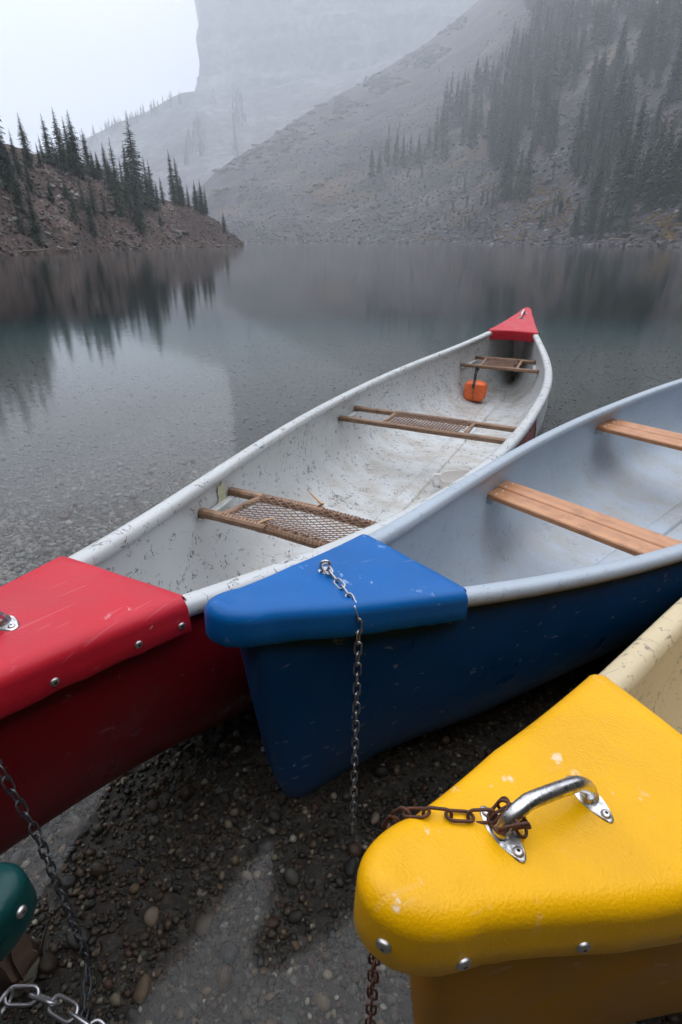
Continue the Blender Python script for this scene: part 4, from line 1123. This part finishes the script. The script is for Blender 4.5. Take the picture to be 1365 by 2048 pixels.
for _ in range(9000):
    px, py = rnd.uniform(430, 1365), rnd.uniform(0, 480); p = right.hit(px, py)
    if p is None: continue
    skyl = np.interp(px, [430, 560, 700, 830, 960], [345, 257, 178, 104, 0])
    g = float(fbm(px / 70, py / 40, 91, 4))
    if 0 < py - skyl < 55 and px < 930 and g > -.1: sp.append((p, rnd.uniform(1.2, 3.4) * p.length / 420))
    elif px > 1000 and py < 260 and g > .15: sp.append((p, rnd.uniform(1, 2.6)))
    elif px > 640 and 200 < py < 470 and g < -.22: sp.append((p, rnd.uniform(.5, 1.5)))
    elif px > 820 and py > 390 and g > .12: dp.append((p, rnd.uniform(.5, 1.5)))
    elif px > 700 and 300 < py < 400 and g > .3: dp.append((p, rnd.uniform(.6, 1.6)))
clumps(sp[:1400], M['shrub'], 'ground_shrubs', 'low grey-green shrubs covering the upper talus slope')
clumps(dp[:900], M['dry_shrub'], 'dry_brush', 'ochre autumn brush near the foot of the right slope')
# the separate streaks of shrub on the bare talus
STREAKS = [(490, 375, 3.2), (510, 360, 3.0), (640, 372, 3.6), (622, 385, 2.8), (660, 358, 3.0), (470, 330, 2.6), (540, 335, 2.6), (575, 305, 2.4), (440, 400, 2.6), (483, 395, 2.6), (610, 345, 2.2), (690, 330, 2.2), (735, 240, 2.6), (600, 300, 2.4)]
for i, (px, py, sz) in enumerate(sorted(STREAKS)):
    p = right.hit(px, py)
    if p is None: continue
    V, T = leaf_clump(260, 700 + i); V = V * np.array([sz * 1.5, sz, sz * .8])
    o = obj('talus_shrub', mesh_np('talus_shrub', V, T, M['shrub']), label=f'green shrub patch on the bare talus, {ORD[i]} from the left', cat='shrub', group='shrub patches on the talus'); o.location = p; o.rotation_euler = (0, 0, .5)

def rock_shapes(n, seed, pts_=11):
    o = []; r = random.Random(seed)
    for k in range(n):
        bm = bmesh.new()
        for q in range(pts_): v = Vector((r.gauss(0, 1), r.gauss(0, 1), r.gauss(0, 1))).normalized() * r.uniform(.75, 1); bm.verts.new((v.x, v.y * .75, v.z * .42))
        bmesh.ops.convex_hull(bm, input=bm.verts)
        for v in [v for v in bm.verts if not v.link_faces]: bm.verts.remove(v)
        bmesh.ops.triangulate(bm, faces=bm.faces[:]); bm.verts.index_update()
        o.append((np.array([v.co[:] for v in bm.verts]), np.array([[v.index for v in f.verts] for f in bm.faces]))); bm.free()
    return o
def m_rock(name, stops):
    k = NT(name); g = k.n('NewGeometry'); oi = k.n('ObjectInfo'); f = k.math('FRACT', k.math('ADD', g.outputs['Random Per Island'], oi.outputs['Random']))
    n = k.noise(k.coord(), 3.0, 6, .7); c = k.ramp(f, stops); c2 = k.mix(k.math('MULTIPLY', k.ramp(n, [(.4, 0), (.65, 1)]), .6), c, (.05, .045, .042))
    return k.done(c2, .85, k.bump(n, .5, .2), spec=.25)
M['slab'] = m_rock('grey_slab_rock', [(0, (.035, .029, .027)), (.45, (.085, .066, .060)), (.8, (.15, .135, .13)), (1, (.29, .28, .275))])
M['scree_rock'] = m_rock('scree_rock', [(0, (.02, .019, .021)), (.5, (.065, .06, .062)), (.85, (.14, .13, .13)), (1, (.27, .26, .255))])
RS = rock_shapes(8, 31, 12); RM = [mesh_np('rock', V, F_, M['slab']) for V, F_ in RS]
cnt = 0
for _ in range(4000):
    if cnt >= 190: break
    px, py = rnd.uniform(0, 475), rnd.uniform(300, 505); p = left.hit(px, py)
    if p is None: continue
    if float(fbm(px / 50, py / 30, 15, 3)) < -.05: continue
    R_ = p.length; sz = rnd.choice([5, 5, 6, 6, 7, 8, 9, 12]) * R_ / F_PX
    o = obj('rock', RM[cnt % 8], left.o); o.location = p + Vector((0, 0, sz * .12)); o.scale = (sz,) * 3; o.rotation_euler = (rnd.gauss(.1, .25), rnd.gauss(.25, .25), rnd.uniform(0, 6.28)); cnt += 1
def rock_mass(ter, n, az0, az1, t0, t1, pw, smin, smax, mat, name, label, seed):
    shp = rock_shapes(8, seed, 8); az = rng.uniform(az0, az1, n); t = t0 + (t1 - t0) * rng.random(n) ** pw
    P = ter.sample(az, t); Sz = smin + (smax - smin) * rng.random(n) ** 3; R = tilt(rng.normal(0, .4, n), rng.uniform(0, 6.28, n)); which = rng.integers(0, 8, n)
    Vs, Fs = [], []; off = 0
    for k in range(8):
        idx = np.where(which == k)[0]; V, F_ = shp[k]; W = np.einsum('nij,vj->nvi', R[idx], V) * Sz[idx][:, None, None] + P[idx][:, None, :]
        Vs.append(W.reshape(-1, 3)); Fs.append((F_[None] + (np.arange(len(idx)) * len(V))[:, None, None]).reshape(-1, 3) + off); off += len(idx) * len(V)
    obj(name, mesh_np(name, np.concatenate(Vs), np.concatenate(Fs), mat), label=label, cat='rubble', kind='stuff')
rock_mass(left, 8500, -34, -9.4, -.01, .95, 1.1, .10, .55, M['slab'], 'promontory_rubble', 'grey rock rubble strewn over the left promontory', 41)
rock_mass(right, 20000, -15, 36, -.004, .62, 1.5, .3, 2.0, M['scree_rock'], 'talus_rubble', 'scree and broken rock on the lower talus slope', 42)

M['drift'] = m_wood('bleached_driftwood', (0.13, 0.09, 0.07), (0.24, 0.18, 0.145), wear=.4, rough=.8)
def log(p, ang, ln, r, label, group):
    q = [Vector((-ln / 2, 0, 0)), Vector((-ln / 6, rnd.uniform(-.1, .1), .03)), Vector((ln / 5, rnd.uniform(-.1, .1), 0)), Vector((ln / 2, 0, rnd.uniform(0, .15)))]
    V, F_ = tube(q, [r, r * .95, r * .8, r * .5], 7); o = obj('driftwood_log', mesh('driftwood_log', V, F_, M['drift'], True), label=label, cat='log', group=group); o.location = p; o.rotation_euler = (0, rnd.uniform(-.05, .05), ang)
for ter, n, a0, a1, lab, grp, smul in ((left, 30, -29, -10, 'pale driftwood log washed up along the left rocky shore', 'driftwood on the left shore', 1.0), (right, 40, -10, 29, 'thin driftwood log lying at the far right waterline', 'driftwood on the far shore', 1.7)):
    for k in range(n):
        az = rnd.uniform(a0, a1); t = rnd.uniform(.0, .035) if ter is left else rnd.uniform(.0, .012)
        p, q = ter.sample(np.array([az, az + .4]), np.array([t, t])); dlt = q - p
        log(Vector(p) + Vector((0, 0, .06)), math.atan2(dlt[1], dlt[0]) + rnd.gauss(0, .45), rnd.uniform(1.6, 5) * smul, rnd.uniform(.035, .085) * smul, lab, grp)

# ------------------------------------------------------------------ mist
def m_haze():
    k = NT('mist'); v = k.n('VolumePrincipled', Color=(0.885, 0.93, 1.0), Density=0.00060, Anisotropy=0.0)
    k.t.links.new(v.outputs[0], k.out.inputs['Volume']); return k.m
def build_haze():
    x, y0, y1, z0, z1 = 3000, -500, 4200, -9.0, 780
    V = [(a, b, c) for c in (z0, z1) for a, b in ((-x, y0), (x, y0), (x, y1), (-x, y1))]
    F_ = [(3, 2, 1, 0), (4, 5, 6, 7), (0, 1, 5, 4), (1, 2, 6, 5), (2, 3, 7, 6), (3, 0, 4, 7)]
    obj('haze', mesh('haze', V, F_, m_haze()), kind='stuff', label='pale mist hanging over the lake and the slopes', cat='mist')
build_haze()
